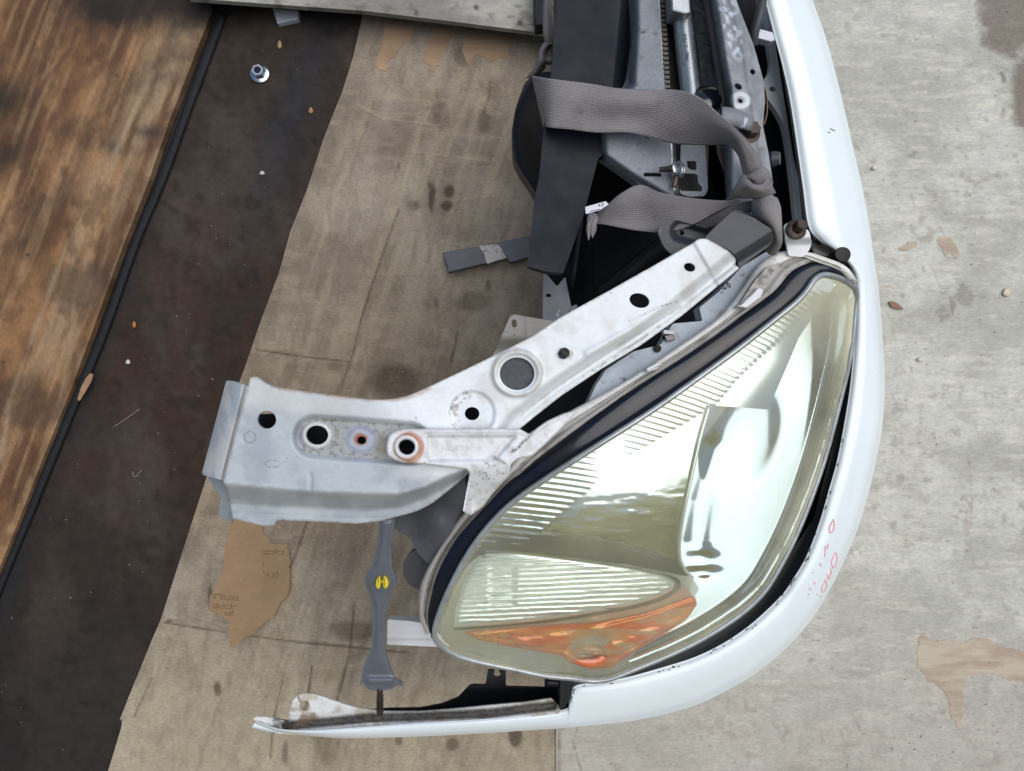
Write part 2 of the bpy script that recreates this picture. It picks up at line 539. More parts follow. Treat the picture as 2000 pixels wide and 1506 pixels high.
M_stay = mat('grey_primer', c(108, 114, 124), rough=0.42, metal=0.2, var=((30, 0.12, U),), dirt=((c(70, 66, 62), 150, 0.68, 0.76, U),))
M_yellow = mat('yellow_plastic', c(206, 188, 30), rough=0.35)
M_bag = mat('grey_boot_rubber', c(74, 76, 82), rough=0.65, var=((40, 0.15, U),), dirt=((c(116, 112, 112), 60, 0.58, 0.78, U),))
M_beige = mat('cream_plastic', c(190, 186, 172), rough=0.5)
M_tape = mat('silver_tape', c(160, 158, 156), rough=0.5, metal=0.3, dirt=((c(100, 96, 92), 130, 0.56, 0.64, U),))
M_bar = mat('slate_grey_bar', c(82, 84, 92), rough=0.5, var=((30, 0.08, U),))
M_pen = mat('red_marker', c(232, 130, 150), rough=0.6)
M_grime = mat('black_grime', c(44, 42, 40), rough=0.9)
M_cap = mat('white_polythene', c(200, 204, 214), rough=0.4)
M_concrete = mat('yard_concrete', c(150, 140, 120), rough=0.9, var=((3, 0.15, U),))
M_side = mat('pale_dusty_plate', c(166, 162, 156), rough=.6, var=((40, .1, U),), dirt=((c(110, 100, 90), 160, .62, .7, U),))
M_rail = mat('pale_grey_rail', c(216, 220, 222), rough=.5, var=((30, .08, U),), dirt=((c(110, 108, 106), 60, .6, .8, U),))
M_tab = mat('grimy_tab', c(92, 88, 82), rough=.6, metal=.3)
M_mould = mat('dull_grey_relief', c(74, 80, 88), rough=.6)
M_copper = mat('copper_pipe', c(104, 84, 74), rough=0.45, metal=0.6)

def strap_mat():
    m = mat('grey_webbing', c(140, 135, 138), rough=0.85, var=((25, 0.12, U),), dirt=((c(92, 80, 66), 34, 0.58, 0.8, U),), spec=0.3, sheen=0.25)
    nt = m.node_tree; N = nt.nodes; L = nt.links
    b = N['Principled BSDF']
    uv = N.new('ShaderNodeAttribute'); uv.attribute_name = 'weave'
    mp = N.new('ShaderNodeMapping'); mp.inputs['Scale'].default_value = (1, 1, 1)
    L.new(uv.outputs['Vector'], mp.inputs[0])
    w = N.new('ShaderNodeTexWave'); w.wave_type = 'BANDS'; w.bands_direction = 'Y'; w.inputs['Scale'].default_value = 8; w.inputs['Distortion'].default_value = 0.6
    w.inputs['Detail'].default_value = 2
    L.new(mp.outputs[0], w.inputs['Vector'])
    w2 = N.new('ShaderNodeTexWave'); w2.bands_direction = 'DIAGONAL'; w2.inputs['Scale'].default_value = 10; w2.inputs['Distortion'].default_value = 0.8
    L.new(mp.outputs[0], w2.inputs['Vector'])
    ad = N.new('ShaderNodeMath'); ad.operation = 'ADD'
    L.new(w.outputs['Fac'], ad.inputs[0]); L.new(w2.outputs['Fac'], ad.inputs[1])
    bp = N.new('ShaderNodeBump'); bp.inputs['Distance'].default_value = 0.0008; bp.inputs['Strength'].default_value = 1.0
    L.new(ad.outputs[0], bp.inputs['Height']); L.new(bp.outputs[0], b.inputs['Normal'])
    return m
M_strap = strap_mat()

def lens_mat():
    m = bpy.data.materials.new('aged_clear_lens'); m.use_nodes = True
    nt = m.node_tree; N = nt.nodes; L = nt.links
    N.remove(N['Principled BSDF'])
    out = N['Material Output']
    tr = N.new('ShaderNodeBsdfTransparent'); tr.inputs[0].default_value = (0.93, 0.97, 0.95, 1)
    df = N.new('ShaderNodeBsdfDiffuse'); df.inputs[0].default_value = (0.88, 0.86, 0.62, 1)
    gl = N.new('ShaderNodeBsdfGlossy'); gl.inputs['Roughness'].default_value = 0.05; gl.inputs[0].default_value = (1, 1, 1, 1)
    tc = N.new('ShaderNodeTexCoord')
    no = N.new('ShaderNodeTexNoise'); no.inputs['Scale'].default_value = 9; no.inputs['Detail'].default_value = 5
    L.new(tc.outputs['Object'], no.inputs['Vector'])
    at = N.new('ShaderNodeVertexColor'); at.layer_name = 'Col'
    mr = N.new('ShaderNodeMath'); mr.operation = 'MULTIPLY'
    L.new(no.outputs['Fac'], mr.inputs[0]); L.new(at.outputs[0], mr.inputs[1])
    m1 = N.new('ShaderNodeMixShader'); L.new(mr.outputs[0], m1.inputs[0]); L.new(tr.outputs[0], m1.inputs[1]); L.new(df.outputs[0], m1.inputs[2])
    fr = N.new('ShaderNodeFresnel'); fr.inputs[0].default_value = 1.5
    m2 = N.new('ShaderNodeMixShader'); L.new(fr.outputs[0], m2.inputs[0]); L.new(m1.outputs[0], m2.inputs[1]); L.new(gl.outputs[0], m2.inputs[2])
    L.new(m2.outputs[0], out.inputs[0])
    return m
M_lens = lens_mat()

def amber_mat():
    m = bpy.data.materials.new('amber_plastic'); m.use_nodes = True
    nt = m.node_tree; N = nt.nodes; L = nt.links
    b = N['Principled BSDF']
    a = N.new('ShaderNodeVertexColor'); a.layer_name = 'Col'
    L.new(a.outputs[0], b.inputs['Base Color'])
    b.inputs['Metallic'].default_value = 0.2; b.inputs['Roughness'].default_value = 0.16
    b.inputs['Coat Weight'].default_value = 0.5
    return m
M_amber = amber_mat()
M_bulb = mat('clear_bulb_glass', c(204, 160, 122), rough=0.12, coat=0.4)
M_redcup = mat('orange_bulb_cup', c(206, 112, 72), rough=0.25, coat=0.5, var=((300, 0.2, (0.2, 3, 1)),))

# ------------------------------------------------------------------ trees standing across the yard (mirrored in the headlight)
M_bark = mat('bark', c(92, 76, 60), rough=.9)
M_leaf = mat('sunlit_leaves', c(198, 190, 78), rough=.6, var=((3, .45, U), (14, .3, U)))
def leafy(m):
    nt = m.node_tree; N = nt.nodes; L = nt.links
    b = N['Principled BSDF']; tl = N.new('ShaderNodeBsdfTranslucent'); mx = N.new('ShaderNodeMixShader')
    L.new(b.inputs['Base Color'].links[0].from_socket, tl.inputs[0])
    mx.inputs[0].default_value = .5
    L.new(b.outputs[0], mx.inputs[1]); L.new(tl.outputs[0], mx.inputs[2]); L.new(mx.outputs[0], N['Material Output'].inputs[0])
leafy(M_leaf)
def tree(x, y, h, seed, label):
    g = np.random.RandomState(seed)
    t = empty('tree', (x, y, -.06), label, 'tree', 'trees across the yard')
    tube('trunk', [(x, y, -.1), (x + .1, y, h * .25), (x - .05, y + .1, h * .55)], [.16, .12, .06], M_bark, t, seg=8, world=True)
    V, F = [], []
    for k in range(4200):
        d = g.normal(size=3); d /= np.linalg.norm(d)
        r = g.rand() ** .4 * (1 + .25 * math.sin(5 * d[0] + seed) * math.cos(4 * d[2]))
        p = np.array([x, y, h * .62]) + d * r * np.array([h * .42, h * .42, h * .40])
        a = g.normal(size=3); a /= np.linalg.norm(a); b = np.cross(a, g.normal(size=3)); b /= np.linalg.norm(b)
        sz = g.uniform(.14, .32)
        k0 = len(V); V += [p - a * sz, p + b * sz * .6, p + a * sz, p - b * sz * .6]; F.append((k0, k0 + 1, k0 + 2, k0 + 3))
    obj('crown', mesh(V, F), t, M_leaf, smooth=False)
for k, (x, y, h) in enumerate(((-7.5, -9.6, 9.2), (-2.6, -9.2, 10.0), (2.2, -9.4, 9.0), (7.0, -9.0, 10.4), (11.4, -8.0, 9.4))):
    tree(x * .85, y * .8, h, 40 + k, 'broad leafy green tree standing in a row across the yard')

# ------------------------------------------------------------------ the setting: yard, floor deck
tag(obj('ground', mesh([(-30, -30, -0.06), (30, -30, -0.06), (30, 30, -0.06), (-30, 30, -0.06)], [(0, 1, 2, 3)]), None, M_concrete, smooth=False),
    'pale concrete yard under and around the boards', kind='structure')

def floor_col(X, Y):
    u = X + 0.36 * Y                                       # across the strip
    n1 = fbm(X / 90, Y / 150, 3); n2 = fbm(X / 35, Y / 70, 9)
    col = lerp(c(66, 57, 49), c(48, 40, 34), sstep(0.35, 0.65, n1))
    red = sstep(250, 620, Y) * sstep(1250, 800, Y)
    col = lerp(col, c(56, 38, 30), 0.6 * red * sstep(0.35, 0.6, n2))
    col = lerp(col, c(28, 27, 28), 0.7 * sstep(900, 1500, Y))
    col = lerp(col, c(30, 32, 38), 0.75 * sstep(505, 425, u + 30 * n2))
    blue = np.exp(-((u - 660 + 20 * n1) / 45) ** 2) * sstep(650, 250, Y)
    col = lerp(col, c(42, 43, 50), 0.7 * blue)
    col = lerp(col, c(26, 23, 21), 0.5 * sstep(0.6, 0.75, fbm(X / 28, Y / 28, 21)))
    return spots(col, X, Y, c(24, 22, 21), 16, 33, (60, 680), (40, 1500), 3, 12)
fl = relief('floor', [(-250, -150), (2250, -150), (2250, 1660), (-250, 1660)], lambda X, Y: 0 * X, M_floor, step=7, colf=floor_col, thick=0.05)
tag(fl, 'dark brown oil-stained floor deck', kind='structure')

# ------------------------------------------------------------------ sheets lying on the deck
def board_col(X, Y):
    q = R(20)
    u = X * np.cos(q) + Y * np.sin(q); v = -X * np.sin(q) + Y * np.cos(q)     # u across the grain
    n1 = fbm(u / 75, v / 120, 5); n2 = fbm(u / 26, v / 48, 6); n3 = fbm(u / 110, v / 120, 7)
    gr = fbm(u / 16, v / 320, 12, 3); gr2 = fbm(u / 11, v / 200, 13, 2)
    col = lerp(c(92, 64, 42), c(138, 103, 69), sstep(0.3, 0.7, n1))
    col = lerp(col, c(84, 58, 38), .45 * sstep(.5, .66, gr)); col = lerp(col, c(176, 146, 110), .3 * sstep(.55, .7, gr2))
    col = lerp(col, c(160, 138, 110), 0.7 * sstep(0.5, 0.75, fbm(u / 45, v / 260, 8)) * sstep(200, 420, X + 0.45 * Y))
    col = lerp(col, c(78, 54, 38), 0.55 * sstep(0.52, 0.75, n2))
    col = lerp(col, c(66, 50, 40), 0.65 * sstep(0.5, 0.75, n3))
    col = lerp(col, c(26, 22, 22), 0.92 * sstep(75, 5, Y - 0.05 * X + 60 * (n2 - 0.5)) * sstep(60, 190, X))  # shadow across the board's top painted into the colour
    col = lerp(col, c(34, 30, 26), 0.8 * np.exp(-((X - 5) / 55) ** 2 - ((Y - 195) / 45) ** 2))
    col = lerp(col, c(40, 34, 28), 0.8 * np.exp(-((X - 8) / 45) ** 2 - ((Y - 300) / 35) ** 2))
    d = pdist(X, Y, [(150, 60), (140, 95), (95, 150), (55, 205)]) + 9 * (n2 - 0.5)
    col = lerp(col, c(76, 50, 44), 0.55 * sstep(8, 2, d))
    d = pdist(X, Y, [(245, 70), (235, 110), (190, 140), (130, 180), (118, 215), (60, 285), (40, 380), (30, 430)]) + 12 * (n2 - 0.5)
    col = lerp(col, c(92, 60, 46), 0.55 * sstep(15, 3, d))
    col = lerp(col, c(52, 46, 40), 0.75 * np.exp(-((X - 290) / 28) ** 2 - ((Y - 258) / 12) ** 2))
    col = lerp(col, c(62, 56, 44), 0.7 * np.exp(-((X - 222) / 22) ** 2 - ((Y - 288) / 18) ** 2))
    d = pdist(X, Y, [(300, 140), (200, 350), (130, 480), (20, 780), (0, 900)])
    col = lerp(col, c(170, 152, 126), 0.45 * sstep(16, 2, d + 14 * n2))
    return spots(col, X, Y, c(48, 34, 26), 40, 77, (0, 420), (20, 1150), 2, 6)
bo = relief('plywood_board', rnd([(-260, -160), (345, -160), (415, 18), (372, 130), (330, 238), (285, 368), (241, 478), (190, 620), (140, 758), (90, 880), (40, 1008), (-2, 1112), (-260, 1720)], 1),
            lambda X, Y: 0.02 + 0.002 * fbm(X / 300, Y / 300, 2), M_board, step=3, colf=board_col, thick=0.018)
tag(bo, 'orange-brown plywood board with dark oil stains and a painted shadow across its top, beside the dark strip', 'board')
tube('rubber_strip', [(436, 26, 0.006), (400, 120, 0.006), (356, 240, 0.007), (318, 345, 0.006), (262, 480, 0.007), (205, 640, 0.006), (152, 770, 0.007), (105, 885, 0.006), (52, 1015, 0.007), (6, 1125, 0.006), (-60, 1290, 0.006)],
     [0.008, 0.010, 0.009, 0.0095, 0.0085, 0.0095, 0.009, 0.009, 0.0085, 0.009, 0.009], M_rubber, seg=10, flat=.5)
tag(bpy.data.objects['rubber_strip'], 'thin black rubber strip along the edge of the plywood board', 'strip')

CREASES_L = [[(800, 297), (880, 305), (965, 318)], [(797, 315), (788, 360), (772, 425), (757, 470), (738, 526), (720, 580)],
             [(690, 200), (750, 232), (860, 245)], [(880, 392), (950, 386)], [(314, 1210), (380, 1205), (440, 1222)], [(430, 1222), (560, 1240), (720, 1262)],
             [(640, 1010), (634, 1080)]]
CREASES_D = [[(779, 409), (757, 470), (737, 526), (707, 616), (690, 690), (668, 752)], [(500, 683), (600, 698), (680, 706)], [(893, 649), (890, 670), (881, 706)],
             [(957, 160), (955, 190), (944, 222)], [(600, 1020), (575, 1090), (566, 1110)], [(692, 1180), (684, 1270), (662, 1353)], [(660, 1360), (640, 1440)],
             [(320, 1216), (440, 1235), (560, 1252), (800, 1275)], [(552, 1330), (535, 1400), (528, 1480)], [(580, 1400), (598, 1380), (610, 1300)], [(296, 1325), (262, 1400)]]
def card_z(X, Y):
    z = 0.006 + 0.003 * fbm(X / 170, Y / 170, 40)
    for p in CREASES_L: z = z + 0.0014 * sstep(6, 0, pdist(X, Y, p))
    for p in CREASES_D: z = z - 0.0014 * sstep(5, 0, pdist(X, Y, p))
    return z
def card_col(X, Y):
    n1 = fbm(X / 110, Y / 130, 50); n2 = fbm(X / 40, Y / 40, 51); n3 = fbm(X / 70, Y / 14, 52); n4 = fbm(X / 14, Y / 70, 53)
    col = lerp(c(128, 117, 104), c(158, 147, 132), sstep(0.3, 0.7, n1))
    col = lerp(col, c(134, 118, 99), 0.6 * sstep(420, 820, Y) * sstep(1150, 950, Y))
    col = lerp(col, c(168, 158, 137), 0.75 * sstep(1120, 1330, Y + 120 * (n1 - 0.5) - 0.15 * X))
    col = lerp(col, c(150, 140, 128), 0.5 * sstep(260, 60, Y))
    w_ = X + .34 * Y; g1 = fbm(w_ / 7, Y / 180, 55); g2 = fbm(w_ / 22, Y / 300, 56)
    col = lerp(col, c(108, 96, 80), .2 * sstep(.5, .68, g1)); col = lerp(col, c(170, 156, 134), .4 * sstep(.5, .7, g2))
    col = lerp(col, c(104, 90, 74), 0.22 * sstep(0.5, 0.76, n2))
    col = lerp(col, c(160, 148, 126), 0.35 * sstep(0.58, 0.72, n3))
    col = lerp(col, c(98, 86, 72), 0.2 * sstep(0.6, 0.72, n4))
    for x, y, rx, ry, a in ((845, 385, 7, 32, .8), (875, 372, 13, 14, .8), (872, 400, 12, 12, .8), (810, 402, 16, 12, .45), (838, 360, 5, 10, .6), (770, 745, 60, 40, .6),
                            (925, 590, 38, 24, .45), (905, 60, 12, 30, .0), (945, 235, 16, 26, .5), (862, 225, 18, 30, .35), (690, 1230, 60, 22, .5), (655, 715, 20, 10, .4),
                            (423, 1345, 10, 16, .7), (332, 1215, 9, 5, .6), (640, 1450, 30, 50, .35), (1008, 1440, 16, 28, .75), (885, 1452, 14, 16, .6), (780, 1450, 8, 12, .5),
                            (560, 1470, 7, 30, .5), (410, 1165, 8, 26, .55), (965, 175, 20, 24, .3), (902, 110, 22, 24, .45), (955, 560, 8, 14, .5), (850, 590, 4, 12, .5)):
        e = np.exp(-((X - x + 14 * (n2 - .5)) / rx) ** 2 - ((Y - y + 14 * (n1 - .5)) / ry) ** 2)
        col = lerp(col, c(66, 54, 42), a * sstep(0.25, 0.75, e))
    for p in CREASES_L: col = lerp(col, c(180, 166, 140), 0.35 * sstep(3.5, 0.8, pdist(X, Y, p) + 2.5 * n2))
    for p in CREASES_D: col = lerp(col, c(66, 54, 43), 0.8 * sstep(4.5, 0.8, pdist(X, Y, p) + 2.5 * n2))
    return spots(col, X, Y, c(84, 70, 58), 22, 60, (260, 1080), (60, 1500), 2, 7)
card_out = [(708, 30), (690, 110), (668, 180), (632, 270), (599, 372), (567, 452), (545, 532), (512, 619), (480, 712), (440, 820), (402, 936), (354, 1085), (314, 1210), (297, 1249), (282, 1286), (257, 1347), (229, 1418), (241, 1398), (236, 1424), (211, 1506), (160, 1660), (1092, 1660), (1086, 1400), (1095, 1200), (1110, -60), (720, -60)]
ca = relief('cardboard_sheet', rnd(card_out, 1), card_z, M_card, step=3, colf=card_col, thick=0.006)
tag(ca, 'worn brown cardboard sheet with creases and peeled patches under the headlight', 'cardboard')
def card_at(x, y): return float(card_z(np.array([float(x)]), np.array([float(y)]))[0])
for pts in ([(755, 38), (812, 46), (803, 75), (785, 88), (776, 104), (758, 120), (755, 141), (743, 137), (731, 127), (740, 108), (746, 93)],
            [(849, 50), (888, 56), (869, 96), (860, 112), (857, 126), (846, 142), (838, 128), (824, 120), (833, 96)],
            [(908, 58), (1000, 68), (994, 95), (992, 111), (972, 114), (956, 121), (945, 112), (929, 105), (921, 118), (914, 126), (907, 110), (902, 99)]):
    relief('peeled_patch', ragged(pts, 1.6, 6, 5), lambda X, Y: card_z(X, Y) + 0.0012, M_peel, ca, step=3, thick=0.001)

def scrap_z(X, Y):
    return card_z(X, Y) + 0.0016 + 0.011 * sstep(515, 570, X + 0.35 * (Y - 1100)) * sstep(1040, 1150, Y)
scrap_out = [(453, 1006), (480, 1006), (509, 1028), (518, 1043), (528, 1056), (525, 1064), (545, 1062), (563, 1063), (566, 1089), (568, 1097), (565, 1149), (561, 1162), (546, 1180), (535, 1204), (516, 1217), (506, 1226), (494, 1240), (477, 1246), (464, 1257), (455, 1268), (447, 1264), (446, 1214), (435, 1204), (420, 1199), (409, 1193), (410, 1167), (425, 1139), (436, 1112), (440, 1065), (448, 1028)]
sc = relief('paper_scrap', ragged(scrap_out, .9, 5, 3), scrap_z, M_scrap, step=2.5, thick=0.0012)
tag(sc, 'torn brown paper scrap with faint printed lines below the grey bracket end', 'paper')
bv = surface(sc)
lines = []
rr = random.Random(5)
for (x0, x1, y, h, sl) in ((515, 558, 1077, 5, 0.02), (417, 464, 1165, 5, 0.06), (416, 458, 1182, 5, 0.06), (440, 456, 1197, 4, 0.1)):
    x = x0
    while x < x1:
        yy = y + (x - x0) * sl
        k = rr.random()
        if k < .5: lines.append([(x, yy - h), (x, yy + h)])
        if k > .3: lines.append([(x - 1.5, yy - h * (0.9 if k < .6 else .1)), (x + 3, yy - h * (0.9 if k < .6 else .1))])
        if k > .6: lines.append([(x - 1, yy + h), (x + 3, yy + h)])
        x += 3.6
lines += [[(515, 1099), (515, 1108)], [(514, 1114), (517, 1121)], [(520, 1126), (523, 1119), (526, 1126)], [(531, 1119), (534, 1120), (533, 1122), (535, 1125), (531, 1127)], [(538, 1118), (543, 1119), (543, 1126), (538, 1127), (538, 1118)]]
pl_ = strokes('printed_lines', lines, M_ink, sc, bv, rad=0.0008, lift=0.0002, zdef=0.02)
pl_['kind'] = 'stuff'

def grey_z(X, Y): return 0.011 + 0.002 * fbm(X / 220, Y / 220, 70)
def grey_col(X, Y):
    n1 = fbm(X / 120, Y / 90, 80); n2 = fbm(X / 40, Y / 22, 81); n3 = fbm(X / 18, Y / 18, 82); n5 = fbm(X / 60, Y / 9, 83)
    col = lerp(c(172, 172, 163), c(191, 191, 183), sstep(0.32, 0.66, n1))
    col = lerp(col, c(152, 147, 138), 0.3 * sstep(0.5, 0.74, n2))
    col = lerp(col, c(214, 210, 196), 0.35 * sstep(0.55, 0.75, n5))
    col = lerp(col, c(138, 130, 118), 0.45 * sstep(0.62, 0.76, n3) * sstep(0.4, 0.6, n1))
    col = lerp(col, c(158, 150, 140), 0.5 * sstep(1150, 1500, Y + 200 * (n1 - .5)) )
    w = 26 * (n2 - 0.5) + 16 * (n3 - .5)
    dk = np.maximum(sstep(20, -8, np.hypot((X - 1985) / 1.1, (Y - 20) / 1.3) - 62 + w * 1.6), sstep(10, -8, np.hypot((X - 2002), (Y - 180) / 2.6) - 28 + w))
    col = lerp(col, c(116, 106, 96), 0.85 * dk)
    for x, y, rx, ry, a in ((1850, 480, 20, 20, .0), (1962, 155, 8, 10, .6), (1880, 575, 20, 22, .35), (1780, 300, 14, 10, .3), (1690, 590, 30, 8, .3), (1860, 600, 6, 24, .5), (1840, 610, 16, 12, .4)):
        col = lerp(col, c(96, 88, 80), a * sstep(.25, .8, np.exp(-((X - x + w) / rx) ** 2 - ((Y - y + w) / ry) ** 2)))
    for p in ([(1700, 365), (1800, 368), (2000, 385)], [(1715, 558), (1850, 572), (2000, 590)], [(1735, 1040), (1800, 1050), (2000, 1080)], [(1820, 520), (1850, 600)], [(1895, 900), (1900, 1100)]):
        col = lerp(col, c(136, 126, 112), 0.55 * sstep(3.2, .6, pdist(X, Y, p) + 3 * n3))
    col = spots(col, X, Y, c(124, 114, 102), 30, 90, (1560, 2000), (0, 1500), 2, 6)
    col = lerp(col, c(90, 82, 74), 0.6 * sstep(6, 1, pdist(X, Y, [(1133, 1400), (1120, 1450), (1135, 1506)]) + 6 * n3))
    col = lerp(col, c(120, 100, 78), 0.8 * sstep(10, 2, np.abs(X - 1092) + 8 * n2))
    return col
gr = relief('fibreboard_sheet', [(1086, 1662), (1086, 1398), (1097, 1200), (1112, -150), (2260, -150), (2260, 1662)], grey_z, M_grey, step=3, colf=grey_col, thick=0.006)
tag(gr, 'pale grey scuffed board under the white bumper', 'board')
relief('peeled_patch', ragged([(1791, 1257), (1798, 1246), (1806, 1232), (1816, 1252), (1840, 1250), (1882, 1257), (1900, 1246), (1927, 1247), (1945, 1262), (1977, 1267), (2020, 1279), (2020, 1345), (1992, 1330), (1972, 1332), (1950, 1316), (1927, 1312), (1905, 1320), (1887, 1317), (1882, 1370), (1877, 1420), (1866, 1405), (1861, 1418), (1853, 1375), (1846, 1352), (1826, 1337), (1814, 1330), (1806, 1317), (1791, 1302)], 3),
       lambda X, Y: grey_z(X, Y) + 0.0008, M_peel2, gr, step=3, thick=0.0007)
for pts in ([(1829, 470), (1836, 460), (1850, 462), (1862, 470), (1874, 498), (1868, 505), (1856, 494), (1845, 500), (1836, 482)], [(1752, 488), (1768, 474), (1792, 472), (1790, 480), (1772, 490)]):
    relief('peeled_patch', ragged(pts, 1.6, 6, 5), lambda X, Y: grey_z(X, Y) + 0.0008, M_peel2, gr, step=3, thick=0.0007)

def tp_col(X, Y):
    n1 = fbm(X / 140, Y / 40, 101); n3 = fbm(X / 26, Y / 16, 102)
    col = lerp(c(132, 130, 124), c(166, 164, 156), sstep(.3, .7, n1))
    col = lerp(col, c(96, 90, 78), .55 * sstep(.6, .75, n3))
    for x, y, r in ((813, 26, 4), (1016, 44, 6), (930, 14, 5)):
        col = lerp(col, c(52, 48, 44), .8 * sstep(r + 3, r - 2, np.hypot(X - x, Y - y)))
    return col
tpz = lambda X, Y: 0.085 + 0.0 * X
tp = relief('wooden_panel', rnd([(300, -170), (366, -4), (500, 6), (710, 21), (860, 39), (1058, 64), (1130, 70), (1130, -170)], 1), tpz, M_grey, step=5, colf=tp_col, thick=0.014)
tag(tp, 'grey weathered panel with a dark edge propped across the top', 'board')
relief('edge_band', rnd([(366, -4), (500, 6), (710, 21), (860, 39), (1058, 64), (1130, 70), (1130, 60), (860, 27), (500, -8), (366, -16)], 1), lambda X, Y: 0.0705 + 0 * X, M_edge, tp, step=4, thick=0.006)
prism('batten', [(300, -70), (1050, -30), (1050, -110), (300, -150)], 0.064, 0.0, M_edge, bev=0.001)
tag(bpy.data.objects['batten'], 'timber batten propping up the grey weathered panel', 'batten')

# small things on the deck
prism('plastic_cap', rnd([(532, 16), (583, 20), (582, 37), (541, 46)], 2), 0.016, 0.0, M_cap, bev=0.002)
tag(bpy.data.objects['plastic_cap'], 'small white plastic block poking out from under the grey panel', 'plastic block')
nz = P(508, 145, 0.0)
nt_ = empty('flange_nut', nz, 'shiny zinc flange nut on the dark floor strip', 'nut')
tiltn = (0.22, 0.32, 1)
lathe('flange', [(0.011, 0), (0.0185, 0.001), (0.0185, 0.004), (0.014, 0.006)], nz, M_zinc, nt_, axis=(0.05, 0.05, 1))
lathe('hexagon', [(0.0135, 0.004), (0.0135, 0.0165), (0.0115, 0.0185), (0.0075, 0.0185), (0.007, 0.010)], nz, M_zinc, nt_, axis=(0.05, 0.05, 1), hexa=True)
lathe('bore', [(0.0068, 0.0180), (0.0068, 0.0190)], nz, M_gloss, nt_, axis=(0.05, 0.05, 1))
fb = empty('flat_bar', P(950, 500, 0.01), 'slate grey flat bar with a band of silver tape beside the black shroud', 'bar')
prism('bar', rnd([(864, 493), (935, 481), (1036, 460), (1034, 502), (996, 513), (990, 504), (950, 514), (875, 532), (872, 516), (868, 510)], 1), 0.034, 0.018, M_bar, fb, bev=0.001)
relief('tape_band', rnd([(935, 480), (972, 477), (978, 484), (989, 504), (970, 509), (951, 516), (946, 497)], 2), lambda X, Y: 0.0352 + 0.0006 * fbm(X / 8, Y / 8, 3), M_tape, fb, step=3, thick=0.001)
for px, py, nm, lb, cat, col, sz in ((546, 87, 'seed_husk', 'pale seed husk on the dark strip above the nut', 'husk', c(170, 150, 110), (4.5, 9)),
        (607, 216, 'wood_chip', 'tan wood chip near the edge of the cardboard, right of the nut', 'chip', c(160, 124, 88), (5, 7)),
        (512, 338, 'pebble', 'small white pebble in the middle of the dark strip', 'pebble', c(190, 188, 184), (5.5, 4.5)),
        (250, 707, 'pebble', 'bright white pebble at the dark end of the strip', 'pebble', c(205, 205, 208), (5, 5)),
        (262, 634, 'wood_chip', 'small orange chip close to the rubber strip', 'chip', c(180, 118, 62), (4, 7)),
        (1797, 702, 'stone_chip', 'white stone chip on the pale board by the bumper', 'chip', c(206, 200, 188), (6, 4.5)),
        (1966, 571, 'wood_chip', 'cream curled chip near the right border of the pale board', 'chip', c(206, 196, 172), (8, 9)),
        (1708, 328, 'stone_chip', 'pale chip against the bumper on the grey board', 'chip', c(206, 200, 186), (6, 4.5))):
    zb = 0.012 if px > 1100 else 0.0
    g = []
    a = np.linspace(0, 2 * np.pi, 10, endpoint=False)
    for hh, k in ((0, .8), (.4, 1), (.8, .75), (1, .35), (1.04, .02)):
        g.append([P(px + sz[0] * k * math.cos(t) * (1 + .2 * math.sin(3 * t)), py + sz[1] * k * math.sin(t), zb + hh * 0.006) for t in a])
    o = obj(nm, gridmesh(np.array(g), closed_v=True), None, mat('chip_' + nm, col, rough=0.7, var=((200, .15, U),)))
    tag(o, lb, cat)
lf = relief('dry_leaf', rnd([(1736, 589), (1745, 588), (1758, 596), (1766, 605), (1756, 604), (1742, 600)], 2), lambda X, Y: 0.0175 + 0 * X, mat('dry_leaf', c(134, 104, 84), rough=.8, var=((90, .2, U),)), step=2, thick=0.003)
tag(lf, 'small dry brown leaf on the pale board right of the headlight', 'leaf')
sp_ = relief('wood_splinter', rnd([(176, 729), (182, 731), (178, 745), (166, 766), (155, 784), (151, 780), (158, 757), (168, 738)], 1.5), lambda X, Y: 0.022 + 0 * X, mat('splinter', c(150, 118, 92), rough=.8, var=((90, .2, U),)), step=2, thick=0.002)
tag(sp_, 'pale wood splinter lying on the rubber strip beside the plywood board', 'splinter')
thr = mat('grey_thread', c(118, 108, 100), rough=0.7)
for pts, lb in (([(222, 834, .002), (248, 817, .003), (273, 799, .002)], 'straight grey thread lying on the dark strip'),
                ([(258, 921, .002), (264, 932, .003), (277, 918, .002)], 'hooked grey thread lying on the dark strip below the straight one')):
    tag(tube('loose_thread', pts, 0.0012, thr, seg=6), lb, 'thread')
rb = prism('rubber_block', rnd([(1043, -60), (1064, -60), (1063, 47), (1046, 49), (1043, 22)], 2), 0.125, 0.086, M_rubber, bev=0.002)
tag(rb, 'black rubber block on the grey panel beside the twisted strap', 'block')
rg = np.random.RandomState(7)
V, F = [], []
for k in range(170):
    if rg.rand() < .30:
        y = rg.uniform(60, 1480); x = rg.uniform(440, 690) - 0.36 * y + rg.uniform(-20, 20); z = 0.0005
    else:
        x = rg.uniform(1740, 1990); y = rg.uniform(20, 1490); z = 0.0128
    s = rg.uniform(0.0006, 0.0017)
    w = P(x, y, z)
    vs, fs = box_vf(w[0], w[1], w[2] + s * .4, s * rg.uniform(.7, 2.2), s, s * .8, rg.uniform(0, 180))
    k0 = len(V); V += vs; F += [tuple(i + k0 for i in f) for f in fs]
gt = obj('grit', mesh(V, F), None, mat('grit', c(150, 140, 124), rough=.9, var=((60, .5, U),)), smooth=False)
tag(gt, 'scattered pale grit on the floor and boards', kind='stuff')

# ------------------------------------------------------------------ the car front end
car = empty('car_front_end', P(1300, 700, 0.0), 'cut-off white car front end with headlight, bumper and radiator', 'car part')

